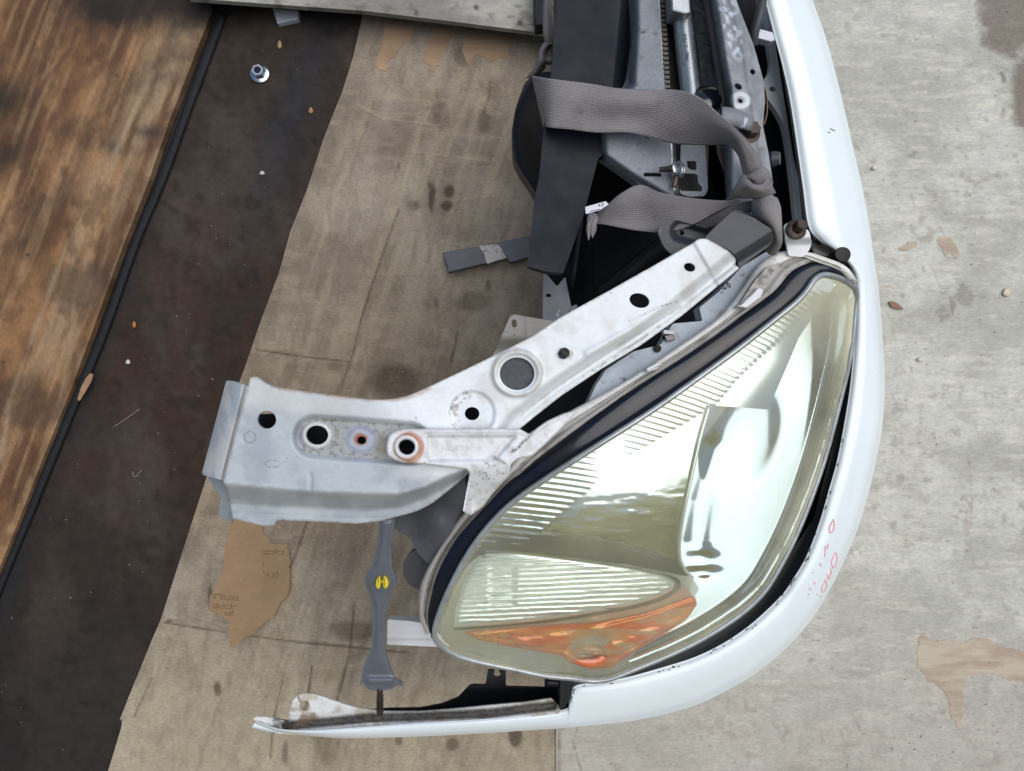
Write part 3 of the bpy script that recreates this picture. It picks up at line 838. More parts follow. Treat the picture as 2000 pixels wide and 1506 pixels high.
# --- bumper
PAIRS = [((1478, -70), (1568, -70)), ((1486, -35), (1577, -35)), ((1494, 0), (1586, 0)), ((1512, 70), (1608, 62)), ((1528, 130), (1626, 124)), ((1543, 200), (1645, 200)), ((1558, 300), (1668, 300)), ((1568, 370), (1684, 370)),
         ((1578, 440), (1697, 440)), ((1598, 468), (1704, 490)), ((1632, 492), (1710, 530)), ((1662, 524), (1715, 565)), ((1670, 562), (1718, 600)), ((1671, 622), (1722, 655)), ((1667, 684), (1726, 712)),
         ((1660, 755), (1726, 775)), ((1650, 820), (1721, 840)), ((1635, 898), (1708, 910)), ((1618, 959), (1692, 975)), ((1600, 1021), (1672, 1038)), ((1575, 1086), (1643, 1105)), ((1548, 1132), (1612, 1165)),
         ((1524, 1165), (1578, 1217)), ((1470, 1216), (1530, 1270)), ((1416, 1254), (1475, 1315)), ((1362, 1281), (1415, 1350)), ((1308, 1299), (1350, 1380)), ((1226, 1322), (1260, 1403)), ((1170, 1332), (1190, 1413)),
         ((1122, 1340), (1132, 1418)), ((1112, 1368), (1114, 1420)), ((1094, 1388), (1092, 1422)), ((956, 1404), (950, 1431)), ((820, 1412), (815, 1438)), ((684, 1422), (680, 1441)), ((616, 1426), (612, 1437)), ((548, 1424), (545, 1429)), ((500, 1408), (498, 1411))]
nP = len(PAIRS)
ZI = np.interp(np.arange(nP), [0, 8, 15, 22, 29, 32, 37], [.535, .515, .485, .465, .45, .44, .415])
ZB = np.interp(np.arange(nP), [0, 22, 27, 30, 37], [.02, .02, .12, .35, .402])
EDZ = np.interp(np.arange(nP), [0, 26, 30, 37], [.020, .020, .012, .008])
def brail(f, dz, out=0.0, z=None):
    r = []
    for i, (a, b) in enumerate(PAIRS):
        a = np.array(a, float); b = np.array(b, float)
        p = a + (b - a) * f
        zz = ZI[i] + dz * (EDZ[i] / .02)
        w = np.array(P(p[0], p[1], zz))
        if out:
            d = np.array(P(*b, zz)) - np.array(P(*a, zz)); d[2] = 0; d /= np.linalg.norm(d)
            w = w + d * out
        if z is not None:
            w[2] = z[i]
        r.append(w)
    return r
bump_rails = [brail(0, -.026, .004), brail(0, -.003), brail(.04, 0), brail(.16, .0035), brail(.42, .003), brail(.64, -.002), brail(.85, -.010), brail(.97, -.019), brail(1, -.026, .0005),
              [w - np.array([0, 0, .03 * (EDZ[i] / .02)]) for i, w in enumerate(brail(1, -.026, .004))], brail(1, -.03, .010, [max(b, z - .16) for z, b in zip(ZI, ZB)]), brail(1, -.03, -.01, ZB)]
bumper = loft('bumper', bump_rails, M_white, car, sub=6, cross=3, world=True)
bvb = surface(bumper)
pen = [[(1626, 1018), (1620, 1030), (1621, 1040), (1628, 1036), (1629, 1022), (1627, 1014)], [(1612, 1066), (1611, 1088)], [(1616, 1072), (1618, 1062)],
       [(1630, 1082), (1624, 1098), (1628, 1110), (1634, 1096), (1634, 1082), (1630, 1080)], [(1622, 1108), (1624, 1121)], [(1615, 1122), (1619, 1130), (1624, 1115)], [(1619, 1130), (1618, 1132)],
       [(1611, 1136), (1605, 1148), (1607, 1157), (1614, 1146), (1613, 1134), (1610, 1134)], [(1602, 1100), (1603, 1106)], [(1588, 1117), (1589, 1119)], [(1590, 1137), (1592, 1141)], [(1581, 1148), (1583, 1152)], [(1578, 1163), (1581, 1160)], [(1595, 1160), (1596, 1162)], [(1601, 1164), (1602, 1166)]]
strokes('marker_writing', pen, M_pen, bumper, bvb, rad=0.0007, lift=0.0003)
gl_ = []
rr = random.Random(11)
for i in range(16, 30):
    a = np.array(PAIRS[i][0]); b2 = np.array(PAIRS[i + 1][0]); n = np.array(PAIRS[i][1]) - a; n = n / np.linalg.norm(n)
    for k in range(3):
        t = rr.random(); q = a + (b2 - a) * t + n * rr.uniform(1, 5 if i < 22 else 9); d = (b2 - a) / np.linalg.norm(b2 - a)
        e = q + d * rr.uniform(2, 9) + n * rr.uniform(-1, 1.5)
        gl_.append([tuple(q), tuple(e)])
gl_ += [[(1621, 251), (1627, 254), (1631, 255)], [(1617, 258), (1621, 259)]]
strokes('grime_specks', gl_, M_grime, bumper, bvb, rad=0.0006, lift=0.0002)['kind'] = 'stuff'
# lower bumper flange at the wheel arch
flg_top = [(494, 1404), (499, 1399), (517, 1400), (556, 1407), (563, 1408), (566, 1390), (572, 1368), (580, 1360), (592, 1354), (616, 1356), (640, 1364), (670, 1375), (701, 1383), (752, 1390), (820, 1390), (888, 1385), (956, 1378), (1024, 1372), (1077, 1364), (1096, 1384)]
flg_bot = [(1092, 1394), (956, 1409), (820, 1416), (684, 1426), (616, 1430), (548, 1428), (500, 1412)]
GROOVE = [(560, 1417), (640, 1410), (720, 1402), (820, 1399), (956, 1393), (1080, 1378)]
def flg_z(X, Y):
    z = np.interp(X, [495, 680, 950, 1100], [.413, .420, .436, .446])
    g = pdist(X, Y, GROOVE)
    return z - 0.010 * sstep(12, 4, g) + 0.004 * sstep(10, 22, g) * (Y < 1400)
def flg_col(X, Y):
    n = fbm(X / 9, Y / 4, 120); n2 = fbm(X / 22, Y / 14, 121)
    col = lerp(c(214, 216, 216), c(186, 180, 168), sstep(.45, .7, n2))
    g = pdist(X, Y, GROOVE) + 6 * (n - .5)
    col = lerp(col, c(66, 62, 58), .95 * sstep(11, 5, g))
    col = lerp(col, c(34, 32, 31), .7 * sstep(.5, .62, n) * sstep(15, 6, g))
    col = lerp(col, c(124, 106, 84), .7 * sstep(.5, .7, n2) * sstep(700, 600, X) * sstep(1375, 1400, Y))
    tipd = sstep(30, 14, np.hypot(X - 548, Y - 1411))
    return lerp(col, c(62, 56, 48), .8 * tipd * sstep(.3, .6, n))
M_flg = mat('dirty_white_paint', rough=0.5, vcol=True, var=((300, .1, U),), bump=((260, .0004, U),))
slit = [(583, 1359), (590, 1371), (586, 1373), (579, 1361)]
relief('bumper_flange', rnd(flg_top + flg_bot, 3), flg_z, M_flg, car, step=2.5, holes=[ell(595, 1378, 10, 10), slit], colf=flg_col, thick=0.003, label='dirty white flange at the lower bumper corner')
relief('arch_liner', rnd([(700, 1388), (760, 1384), (820, 1383), (863, 1375), (895, 1362), (910, 1346), (919, 1337, 10), (948, 1338), (953, 1308, 2), (988, 1311, 2), (988, 1341), (1064, 1343), (1116, 1338), (1112, 1400), (700, 1420)], 4),
       lambda X, Y: .385 - .02 * sstep(1345, 1385, Y), M_black, car, step=3, holes=[ell(971, 1317, 6.5, 6.5)], thick=0.004, label='black inner arch liner with a drilled tab')
prism('end_stop', rnd([(1092, 1326), (1118, 1324), (1119, 1342), (1114, 1366), (1102, 1386), (1092, 1386)], 3), .452, .38, M_black, car, bev=.0015)
tube('threaded_stud', [(1064, 1332, .44), (1098, 1334, .44)], .006, M_black, car, seg=12)

# --- bumper backing rail and bits in the nose gap
def rail_z(X, Y): return .475 + .012 * sstep(0, 12, X - np.interp(Y, [-60, 84, 160, 300, 435], [1478, 1502, 1512, 1540, 1555]))
relief('bumper_rail', rnd([(1478, -70), (1486, 30), (1500, 84), (1506, 120), (1503, 140), (1492, 156), (1491, 172), (1496, 190), (1504, 199), (1516, 216), (1528, 238), (1534, 262), (1540, 300), (1547, 359), (1555, 436), (1568, 438), (1559, 350), (1548, 300), (1534, 210), (1526, 160), (1514, 84), (1502, 30), (1490, -70)], 4),
       rail_z, M_rail, car, step=3, holes=[ell(1509, 174, 7, 5, 20)], thick=.012)
prism('white_tab', rnd([(1478, 52), (1484, 56), (1510, 63), (1514, 78), (1506, 81), (1480, 74), (1474, 70)], 2), .53, .515, M_cap, car, bev=.001)
tube('release_cable', [(1489, -50, .53), (1488, 5, .535), (1482, 35, .535), (1474, 62, .53), (1471, 86, .52)], [.006, .006, .0065, .006, .008], M_dpanel, car)
for k, pts in enumerate(([(1511, 254), (1525, 234), (1530, 240), (1514, 262)], [(1513, 268), (1531, 252), (1530, 264), (1517, 283)])):
    prism('cream_plate', rnd(pts, 1), .41, .39, M_beige, car, bev=.0008)  # two small cream plates set in the nose gap
tube('copper_wire', [(1493, 170, .56), (1498, 200, .55), (1497, 225, .55), (1491, 245, .55)], .0012, M_copper, car, seg=6)
relief('gap_dark_sheet', rnd([(1380, -70), (1492, -70), (1515, 60), (1545, 240), (1570, 430), (1606, 500), (1655, 600), (1645, 800), (1590, 1010), (1500, 1150), (1380, 1240), (1180, 1305), (1150, 1200), (1480, 900), (1480, 500), (1400, 300)], 6), lambda X, Y: .40 - .0001 * (Y - 400), M_void, car, step=8, thick=.06)  # black sheet added to stand in for shade inside the bumper gap
relief('under_shade_slab', [(1085, -80), (1545, -80), (1590, 300), (1600, 700), (1560, 900), (1500, 1050), (1350, 1150), (1150, 1180), (1080, 1080)], lambda X, Y: .12 + 0 * X, M_void, car, step=20, thick=.11)

# --- upper radiator support panel
def sup_z(X, Y):
    xl = np.interp(Y, [-60, 0, 90, 180, 220, 290, 380], [1384, 1396, 1410, 1426, 1430, 1424, 1426])
    xm = np.interp(Y, [-60, 0, 110, 210, 330], [1414, 1424, 1450, 1466, 1486])
    return .635 - .035 * sstep(6, -14, X - xl) - .008 * sstep(-1, 3, X - xm)
def sup_col(X, Y):
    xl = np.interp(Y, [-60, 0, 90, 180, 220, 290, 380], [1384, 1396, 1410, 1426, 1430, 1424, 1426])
    n = fbm(X / 16, Y / 30, 130); n2 = fbm(X / 7, Y / 9, 131)
    col = lerp(c(108, 114, 122), c(132, 136, 142), sstep(.35, .65, n))
    ox = sstep(.5, .66, n2) * sstep(130, 100, Y) * sstep(30, 60, X - xl + 40) * sstep(52, 30, X - xl)
    col = lerp(col, c(188, 198, 212), .8 * ox)
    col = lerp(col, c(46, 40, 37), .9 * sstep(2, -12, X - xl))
    ring = np.abs(np.hypot((X - 1446) / 1.2, Y - 196) - 12)
    col = lerp(col, c(206, 212, 216), .85 * sstep(6, 3, ring))
    return col
M_sup = mat('support_panel_paint', rough=.45, vcol=True, var=((40, .10, U), (300, .10, U)), rvar=.1, dirt=((c(64, 60, 58), 60, .64, .8, U),))
sup = relief('radiator_support', rnd([(1366, -70), (1374, 0), (1390, 90), (1404, 180), (1412, 250), (1408, 290), (1416, 330), (1420, 385), (1440, 420), (1512, 420), (1508, 345), (1500, 294), (1490, 246), (1494, 200), (1492, 160), (1482, 124), (1472, 88), (1460, 58), (1438, 0), (1424, -70)], 4),
             sup_z, M_sup, car, step=3, holes=[rnd([(1463, 138), (1470, 134), (1477, 140), (1470, 148)], 1), ell(1442, 169, 8, 5.5, 30), ell(1446, 197, 5.5, 4, 30)], colf=sup_col, thick=.004)
tube('lever', [(1408, 226, .655), (1425, 228, .655), (1445, 233, .652), (1467, 243, .648)], [.010, .010, .0095, .008], M_panel, sup, flat=.45)
bz = P(1462, 260, .632)
lathe('rusty_bolt', [(.0125, 0), (.0125, .003), (.009, .004)], bz, M_rust, sup, axis=(.15, .1, 1))
lathe('bolt_head', [(.0085, .003), (.0085, .013), (.007, .0145)], bz, M_rust, sup, axis=(.15, .1, 1), hexa=True)
lathe('side_stud', [(.007, 0), (.009, .004), (.007, .012)], P(1502, 312, .60), M_dpanel, sup, axis=(1, 0, .5))
relief('latch_plate', rnd([(1375, 466), (1400, 440), (1432, 412), (1470, 424), (1508, 448), (1512, 468), (1500, 482), (1443, 524), (1440, 505), (1428, 490)], 5),
       lambda X, Y: .668 - .022 * sstep(-4, 14, (X - 1437) * .53 + (Y - 500) * .85), M_dpanel, car, step=3, thick=.02)
relief('side_bracket', rnd([(1284, 452), (1288, 438), (1303, 429), (1322, 430), (1358, 440), (1390, 450), (1386, 468), (1351, 486), (1315, 500), (1296, 482)], 8),
       lambda X, Y: .64 - .010 * sstep(20, 8, pdist(X, Y, [(1330, 452), (1380, 466)])) + .006 * sstep(14, 24, pdist(X, Y, [(1330, 452), (1380, 466)])), M_dpanel, car, step=3, holes=[ell(1332, 455, 5, 5)], thick=.006)

# --- foam strip, radiator, condenser tube
def foam_z(X, Y): return .585 + .006 * fbm(X / 7, Y / 7, 140)
relief('foam_strip', rnd([(1346, -70), (1350, 0), (1362, 90), (1372, 178), (1398, 185), (1392, 90), (1378, 0), (1370, -70)], 2), foam_z, M_foam, car, step=3, thick=.06)
rad = relief('radiator', rnd([(1276, -70), (1284, 0), (1298, 178), (1304, 270), (1312, 384), (1362, 386), (1381, 378), (1384, 300), (1378, 200), (1356, 0), (1350, -70)], 3),
             lambda X, Y: .545 + 0 * X, M_brown, car, step=5, thick=.45)
tw = []
for k in range(26):
    y = -40 + k * 9.2
    x = np.interp(y, [-60, 0, 175, 260], [1287, 1293, 1303, 1306])
    w = P(x, y, .562)
    tb = obj('crimp_tab', mesh(*box_vf(0, 0, 0, .0058, .0036, .008, 0)), rad, M_tab, smooth=False) if k == 0 else None
    if tb is None:
        tb = tw[0].copy(); COL.objects.link(tb)
    tb.location = w
    if k == 0: tb0 = tb; tb.matrix_parent_inverse = Matrix.Identity(4); bpy_parent(tb, rad)
    else: tb.parent = rad; tb.matrix_parent_inverse = tb0.matrix_parent_inverse
    tw.append(tb)
strip_ = loft('header_strip', [[(1284, -70, .556), (1291, 0, .556), (1300, 170, .556), (1306, 270, .560), (1316, 384, .560)], [(1289, -70, .560), (1297, 0, .560), (1306, 170, .560), (1318, 270, .566), (1327, 384, .566)]], M_alu, rad, cross=1, thick=.01)
tnk = tube('condenser_tube', [(1325, -70, .575), (1333, 20, .575), (1340, 90, .575), (1347, 150, .575), (1352, 200, .575), (1359, 290, .572)], .0125, M_alu, rad, seg=20)
prism('pipe_fitting', rnd([(1307, -70), (1344, -70), (1350, 24), (1338, 27), (1312, 20)], 4), .602, .57, M_alu, rad, bev=.002)
bvt = surface(tnk)
ln = []
def glyph(cx, cy, pts, s=1.0, rot=-82):
    q = R(rot); return [(cx + s * (x * math.cos(q) - y * math.sin(q)), cy + s * (x * math.sin(q) + y * math.cos(q))) for x, y in pts]
GL = {'7': [[(-2, -3), (2, -3), (-1, 3)]], 'M': [[(-2, 3), (-2, -3), (0, 1), (2, -3), (2, 3)]], '6': [[(2, -3), (-2, 1), (0, 3), (2, 1), (-1, 0)]], '-': [[(-1.5, 0), (1.5, 0)]],
      '0': [[(-2, 0), (0, -3), (2, 0), (0, 3), (-2, 0)]], '5': [[(2, -3), (-2, -3), (-2, 0), (1, 0), (2, 2), (-2, 3)]], 'D': [[(-2, -3), (-2, 3), (1, 2), (2, 0), (1, -2), (-2, -3)]]}
for k, ch in enumerate('7M6-0750'):
    for g in GL[ch]:
        ln.append(glyph(1343.5 - k * .95, 118 - k * 7.0, g, 1.15))
strokes('moulded_text', ln, M_mould, tnk, bvt, rad=.0005, lift=.0001, zdef=.588)
strokes('raised_border', [[(1329, 64), (1328, 70), (1331, 100), (1333, 124), (1338, 127)]], M_mould, tnk, bvt, rad=.0006, lift=.0001, zdef=.588)
cap = P(1378, 205, .585)
lathe('pipe_cap', [(.017, -.03), (.017, .008), (.0165, .014), (.012, .017), (.004, .018)], cap, M_gloss, rad, axis=(.1, .5, 1))
lathe('pipe_collar', [(.0178, -.03), (.0178, -.004)], cap, M_alu, rad, axis=(.1, .5, 1))
# lower clip area below the strap
relief('mount_plate', rnd([(1330, 280), (1377, 280), (1383, 370), (1376, 383), (1345, 384), (1328, 378)], 5), lambda X, Y: .585 + 0 * X, M_dusty, rad, step=2.5,
       holes=[rnd([(1341, 314), (1360, 315), (1360, 333), (1352, 332), (1343, 328)], 1), rnd([(1335, 338), (1362, 340), (1364, 358), (1372, 366), (1371, 374), (1330, 373), (1328, 352)], 3)], thick=.004)
tube('drain_bolt', [(1288, 331, .592), (1300, 331, .594), (1312, 329, .598)], [.003, .0035, .004], M_rust, rad, seg=8)
lathe('washer', [(.008, 0), (.0085, .004), (.004, .006)], P(1320, 330, .592), M_zinc, rad, axis=(.6, 0, 1))
for k, q in enumerate((1328, 1332)):
    tube('spring_coil', [(q, 318, .594), (q + 4, 326, .598), (q + 3, 340, .597), (q - 1, 348, .592)], .0013, M_zinc, rad, seg=6)
tube('spring_stem', [(1322, 344, .59), (1320, 352, .589), (1316, 366, .588)], .003, M_copper, rad, seg=8)

# --- fan shroud
def shr_z(X, Y):
    xr = np.interp(Y, [-60, 0, 165, 300], [1214, 1212, 1196, 1180])
    return .565 - .03 * sstep(0, 30, X - xr) - .001 * (Y / 100)
shr = relief('fan_shroud', rnd([(1092, -70), (1088, 0), (1084, 40), (1076, 150), (1062, 250), (1054, 340), (1044, 388), (1030, 520), (1064, 530), (1100, 534), (1140, 420), (1168, 310), (1240, 250), (1245, 0), (1244, -70)], 3), shr_z, M_shroud, car, step=4, thick=.02)
def dust_z(X, Y):
    return .578 - .03 * sstep(22, 0, pdist(X, Y, [(1226, -70), (1228, 60), (1222, 160), (1164, 262), (1166, 305)])) - .015 * sstep(16, 0, pdist(X, Y, [(1166, 305), (1230, 350), (1300, 392)]))
relief('shroud_top', rnd([(1226, -70), (1228, 0), (1234, 80), (1222, 160), (1164, 258), (1164, 300), (1230, 346), (1262, 372), (1300, 388), (1316, 388), (1304, 240), (1297, 160), (1286, 0), (1280, -70)], 6), dust_z, M_dusty, shr, step=3,
       holes=[rnd([(1258, 337), (1292, 338), (1292, 345), (1256, 345)], 1)], thick=.02)
relief('shroud_side', rnd([(1120, 255), (1166, 258), (1166, 302), (1232, 350), (1310, 392), (1420, 396), (1440, 430), (1400, 470), (1340, 520), (1240, 580), (1120, 640), (1064, 650), (1066, 534), (1100, 420)], 3),
       lambda X, Y: .50 - .05 * sstep(1110, 1160, X) - .0004 * (Y - 250) + .004 * np.exp(-((X - 1155) / 5) ** 2), M_void, shr, step=4, thick=.05)
tube('coolant_hose', [(1176, 575, .43), (1215, 545, .45), (1262, 505, .46), (1310, 470, .47)], .013, M_black, car, seg=14)
tube('shroud_rib', [(1150, 330, .465), (1136, 430, .458), (1118, 560, .452)], .003, M_shroud, shr, seg=8)
prism('shroud_gusset', rnd([(1106, 622), (1116, 598), (1127, 594), (1130, 612), (1122, 626)], 1), .49, .47, M_dusty, shr, bev=.0008)
relief('fan_motor_cover', rnd([(1060, 140), (1038, 150), (1024, 162), (1006, 214), (999, 260), (1001, 300), (1014, 328), (1034, 356), (1050, 384), (1090, 390), (1090, 140)], 10),
       lambda X, Y: .47 - .05 * sstep(0, 1, np.hypot((X - 1100) / 100, (Y - 265) / 140)) ** 2, M_black, shr, step=4, thick=.05)
relief('shroud_foot', rnd([(1061, 528), (1076, 545), (1088, 560), (1104, 540), (1120, 620), (1100, 640), (1060, 625)], 3), lambda X, Y: .43 + 0 * X, M_panel, shr, step=3, holes=[ell(1071, 577, 6, 3.5)], thick=.004)

# --- small bent plate left of the white arm
relief('side_plate', rnd([(996, 619, 4), (1003, 614, 4), (1050, 622), (1110, 632), (1120, 660), (960, 700), (978, 660)], 2), lambda X, Y: .47 - .02 * sstep(655, 690, Y) + .002 * sstep(1024, 1028, X), M_side, car, step=2.5,
       holes=[rnd([(1000, 624), (1008, 624), (1010, 638), (1003, 641), (999, 634)], 3)], thick=.004)

# --- fender apron (white arm with grey end)
AP = [(489, 737, 3), (502, 735, 4), (516, 746, 8), (534, 755), (628, 769), (719, 780), (760, 781, 20), (796, 774, 20), (832, 758), (900, 726), (966, 694), (1040, 657), (1096, 619), (1200, 562), (1278, 518), (1346, 479), (1366, 466, 6), (1380, 466, 6), (1426, 492, 6), (1438, 507, 6), (1435, 516, 4), (1444, 524, 2), (1408, 554), (1330, 618), (1252, 674), (1174, 721), (1096, 773), (1044, 814), (1020, 834), (960, 880), (917, 924, 4), (881, 954, 10), (846, 982, 10), (816, 998, 10), (780, 1008), (741, 1018), (696, 1023), (606, 1018), (542, 1016), (537, 1026, 3), (515, 1028), (454, 1013, 2), (450, 987), (436, 940)]
F1 = ([430, 439, 606, 780, 830, 870, 912, 940], [938, 941, 957, 962, 948, 928, 912, 890])
F2 = ([430, 450, 718, 780, 830, 870, 917, 950], [980, 987, 999, 994, 976, 954, 928, 900])
ARM = [(1446, 522), (1408, 554), (1330, 618), (1252, 674), (1174, 721), (1096, 773), (1044, 814), (1000, 850)]
def ap_z(X, Y):
    z = np.interp(X, [400, 900, 1440], [.655, .662, .684])
    y1 = np.interp(X, *F1); y2 = np.interp(X, *F2)
    low = X < 945
    z = z - np.where(low, .050 * sstep(0, 1, (Y - y1) / np.maximum(y2 - y1, 4)), 0)
    d = pdist(X, Y, ARM)
    arm = sstep(940, 1010, X)
    z = z - arm * (.020 * sstep(40, 14, d) - .004 * sstep(14, 6, d))
    d = pdist(X, Y, [(614, 853), (800, 866)])
    z = z - .009 * sstep(46, 33, d)
    z = z + .0025 * sstep(31, 27, np.hypot(X - 619, (Y - 850) * 1.1)) * (np.hypot(X - 619, Y - 850) > 10)
    r = np.hypot(X - 922, Y - 808); z = z - .0035 * sstep(47, 40, r)
    r = np.hypot(X - 1010, (Y - 729) * 1.05); z = z + .0045 * sstep(54, 44, r) - .004 * sstep(43, 36, r)
    t = (X - 1340) * .75 + (Y - 488) * .66 * -1
    step_ = (X - 1345) * .86 - (Y - 487) * .5
    z = z + .0022 * sstep(-4, 3, (X - 1372) * .87 - (Y - 503) * .5) * sstep(1300, 1340, X)
    z = z - .002 * np.exp(-((X - 607) / 4) ** 2) * sstep(920, 930, Y) * sstep(968, 958, Y)
    r = pdist(X, Y, [(1150, 690), (1230, 650), (1325, 592)]); z = z + .002 * sstep(14, 2, r)
    z = z + .0012 * (fbm(X / 60, Y / 60, 150) - .5)
    return z
ap_out = rnd(AP, 3)
def ap_col(X, Y):
    n1 = fbm(X / 50, Y / 40, 160); n2 = fbm(X / 14, Y / 14, 161); n3 = fbm(X / 6, Y / 6, 162)
    col = lerp(c(160, 168, 176), c(178, 186, 192), sstep(.35, .65, n1))
    wht = sstep(690, 860, X + .9 * (850 - Y) + 50 * (n1 - .5))
    col = lerp(col, lerp(c(222, 228, 232), c(208, 210, 210), sstep(.5, .75, n1)), wht)
    col = lerp(col, c(206, 208, 208), .6 * sstep(825, 780, Y - .08 * (X - 500)) * (1 - wht))
    d = pdist(X, Y, [(614, 853), (800, 866)])
    pock = sstep(40, 33, d)
    col = lerp(col, c(150, 154, 154), .8 * pock)
    col = lerp(col, c(104, 100, 90), .7 * pock * sstep(.55, .68, n3))
    col = lerp(col, c(128, 122, 98), .75 * sstep(1, .3, np.hypot((X - 745) / 20, (Y - 872) / 34)))
    col = lerp(col, c(150, 126, 70), .7 * np.exp(-((X - 656) / 10) ** 2 - ((Y - 858) / 14) ** 2) * sstep(.4, .6, n2))
    rr_ = np.hypot(X - 706, (Y - 859) * 1.15) + 8 * (n2 - .5)
    col = lerp(col, c(138, 146, 166), .8 * sstep(34, 29, rr_)); col = lerp(col, c(170, 174, 184), .8 * sstep(25, 20, rr_))
    col = lerp(col, c(150, 86, 46), .9 * sstep(15, 12, np.hypot(X - 704, (Y - 858) * 1.15) + 3 * (n3 - .5)))
    rr_ = np.hypot(X - 619, (Y - 850) * 1.1)
    col = lerp(col, c(204, 206, 206), .9 * sstep(30, 27, rr_))
    col = lerp(col, c(104, 114, 140), .7 * np.exp(-((X - 583) / 7) ** 2 - ((Y - 850) / 22) ** 2))
    rr_ = np.hypot(X - 922, Y - 808)
    col = lerp(col, c(120, 114, 106), .8 * sstep(.5, .62, n3) * sstep(48, 42, rr_) * sstep(24, 34, rr_) * sstep(935, 900, X))
    ring = np.abs(np.hypot(X - 1010, (Y - 729) * 1.05) - 47)
    col = lerp(col, c(170, 164, 150), .6 * sstep(7, 1, ring + 5 * (n2 - .3)))
    col = lerp(col, c(150, 140, 124), .7 * sstep(12, 4, np.hypot(X - 1112, Y - 693) + 12 * (n3 - .4)))
    scr = pdist(X, Y, [(1228, 628), (1262, 612), (1290, 598), (1326, 588)])
    col = lerp(col, c(86, 88, 96), .8 * sstep(2.4, .8, scr + 2 * n3))
    scr = pdist(X, Y, [(1140, 735), (1200, 697), (1260, 657), (1310, 622)])
    col = lerp(col, c(120, 116, 112), .6 * sstep(3.5, .8, scr + 7 * sstep(.45, .6, n2)))
    rim = pdist(X, Y, [(545, 758), (628, 770), (719, 780), (770, 782), (810, 772), (840, 757)])
    col = lerp(col, c(160, 128, 106), .55 * sstep(9, 2, rim + 7 * (n2 - .2)))
    for x, y, r_ in ((488, 854, 11), (532, 906, 15)):
        q = np.abs(np.hypot(X - x, (Y - y) * (1 if r_ < 12 else 2.2)) - r_)
        col = lerp(col, c(96, 96, 98), .6 * sstep(2.5, .8, q + 2.5 * (n3 - .3)))
    e = -sdf(X, Y, ap_out)
    col = lerp(col, c(128, 120, 112), .65 * sstep(5, .5, e + 8 * (n3 - .36)))
    col = lerp(col, c(70, 66, 62), .6 * sstep(.6, .68, n3) * sstep(4, 1, e))
    y1 = np.interp(X, *F1)
    col = lerp(col, c(196, 202, 208), .35 * sstep(7, 1, np.abs(Y - y1)) * (X < 800) * sstep(.4, .6, n2))
    cr = pdist(X, Y, [(1430, 524), (1330, 600), (1225, 664), (1100, 747), (1030, 800), (1000, 834)])
    col = lerp(col, c(130, 126, 124), .5 * sstep(4, .8, cr + 5 * (n2 - .35)))
    y2 = np.interp(X, *F2)
    col = lerp(col, c(112, 128, 150), .5 * sstep(4, 1, np.abs(Y - y2 - 12) + 4 * n2) * (X < 760))
    return spots(col, X, Y, c(112, 108, 104), 46, 170, (430, 1430), (480, 1000), 1.5, 4)
HOLES_AP = [ell(521, 820, 18.5, 17.5), ell(619, 850, 22, 19), ell(706, 860, 9, 8), ell(922, 808, 14.5, 13), ell(1010, 730, 34, 32), ell(1249, 587, 20, 14, 15), ell(1347, 522, 11.5, 8.5, 15), ell(794, 874, 16, 15)]
apr = relief('fender_apron', rnd(AP, 3), ap_z, M_apron, car, step=2.5, holes=HOLES_AP, colf=ap_col, thick=.004, label='white painted apron arm with drilled holes and a grey unpainted end')
bva = surface(apr)
def flap_z(X, Y):
    k = (X - 442) * .955 + (Y - 743) * .246 * 1.0
    xr = np.interp(Y, [743, 940], [486, 437]); xl = np.interp(Y, [743, 928], [441, 394])
    t = np.clip((X - xl) / np.maximum(xr - xl, 5), 0, 1)
    return .640 - .030 * (1 - t) ** 2.2 - .006 * sstep(.8, 1, t)
relief('end_flap', rnd([(442, 743), (458, 745), (486, 755), (484, 772), (438, 940), (428, 936), (403, 930), (394, 926)], 4), flap_z, M_apron, apr, step=2.5,
       colf=lambda X, Y: lerp(c(160, 170, 180), c(186, 190, 192), sstep(.4, .6, fbm(X / 20, Y / 60, 180))), thick=.004)
relief('end_wall', rnd([(403, 928), (437, 938), (452, 990), (456, 1013), (450, 1019), (427, 1009), (432, 970), (416, 950)], 2), lambda X, Y: .612 - .0002 * (Y - 930), M_apron, apr, step=2.5, colf=lambda X, Y: lerp(c(122, 132, 144), c(140, 148, 156), fbm(X / 14, Y / 20, 181)), thick=.004)
relief('hole_plug', ell(1010, 730, 36, 34, 0, 40), lambda X, Y: ap_z(np.array([1010.]), np.array([700.]))[0] - .006 + 0 * X + .0006 * fbm(X / 6, Y / 6, 4), mat('charcoal_plug', c(46, 52, 62), rough=.5, var=((120, .2, U),), dirt=((c(104, 112, 124), 160, .62, .72, U),)), apr, step=3, thick=.003, label='charcoal rubber plug in the apron hole')
pc = on(bva, 1100, 691, 0)
lathe('push_clip', [(.0058, -.002), (.0062, .004), (.0045, .0085), (.002, .009)], pc, M_black, apr, seg=7, axis=(.25, .2, 1))
# backing layers seen dark through the holes
relief('apron_lower_skin', rnd([(470, 810), (640, 805), (770, 808), (850, 782), (990, 715), (1300, 545), (1380, 500), (1410, 530), (1200, 690), (1000, 820), (860, 930), (640, 940), (560, 900)], 8), lambda X, Y: .60 + 0 * X, M_void, apr, step=8, thick=.003)

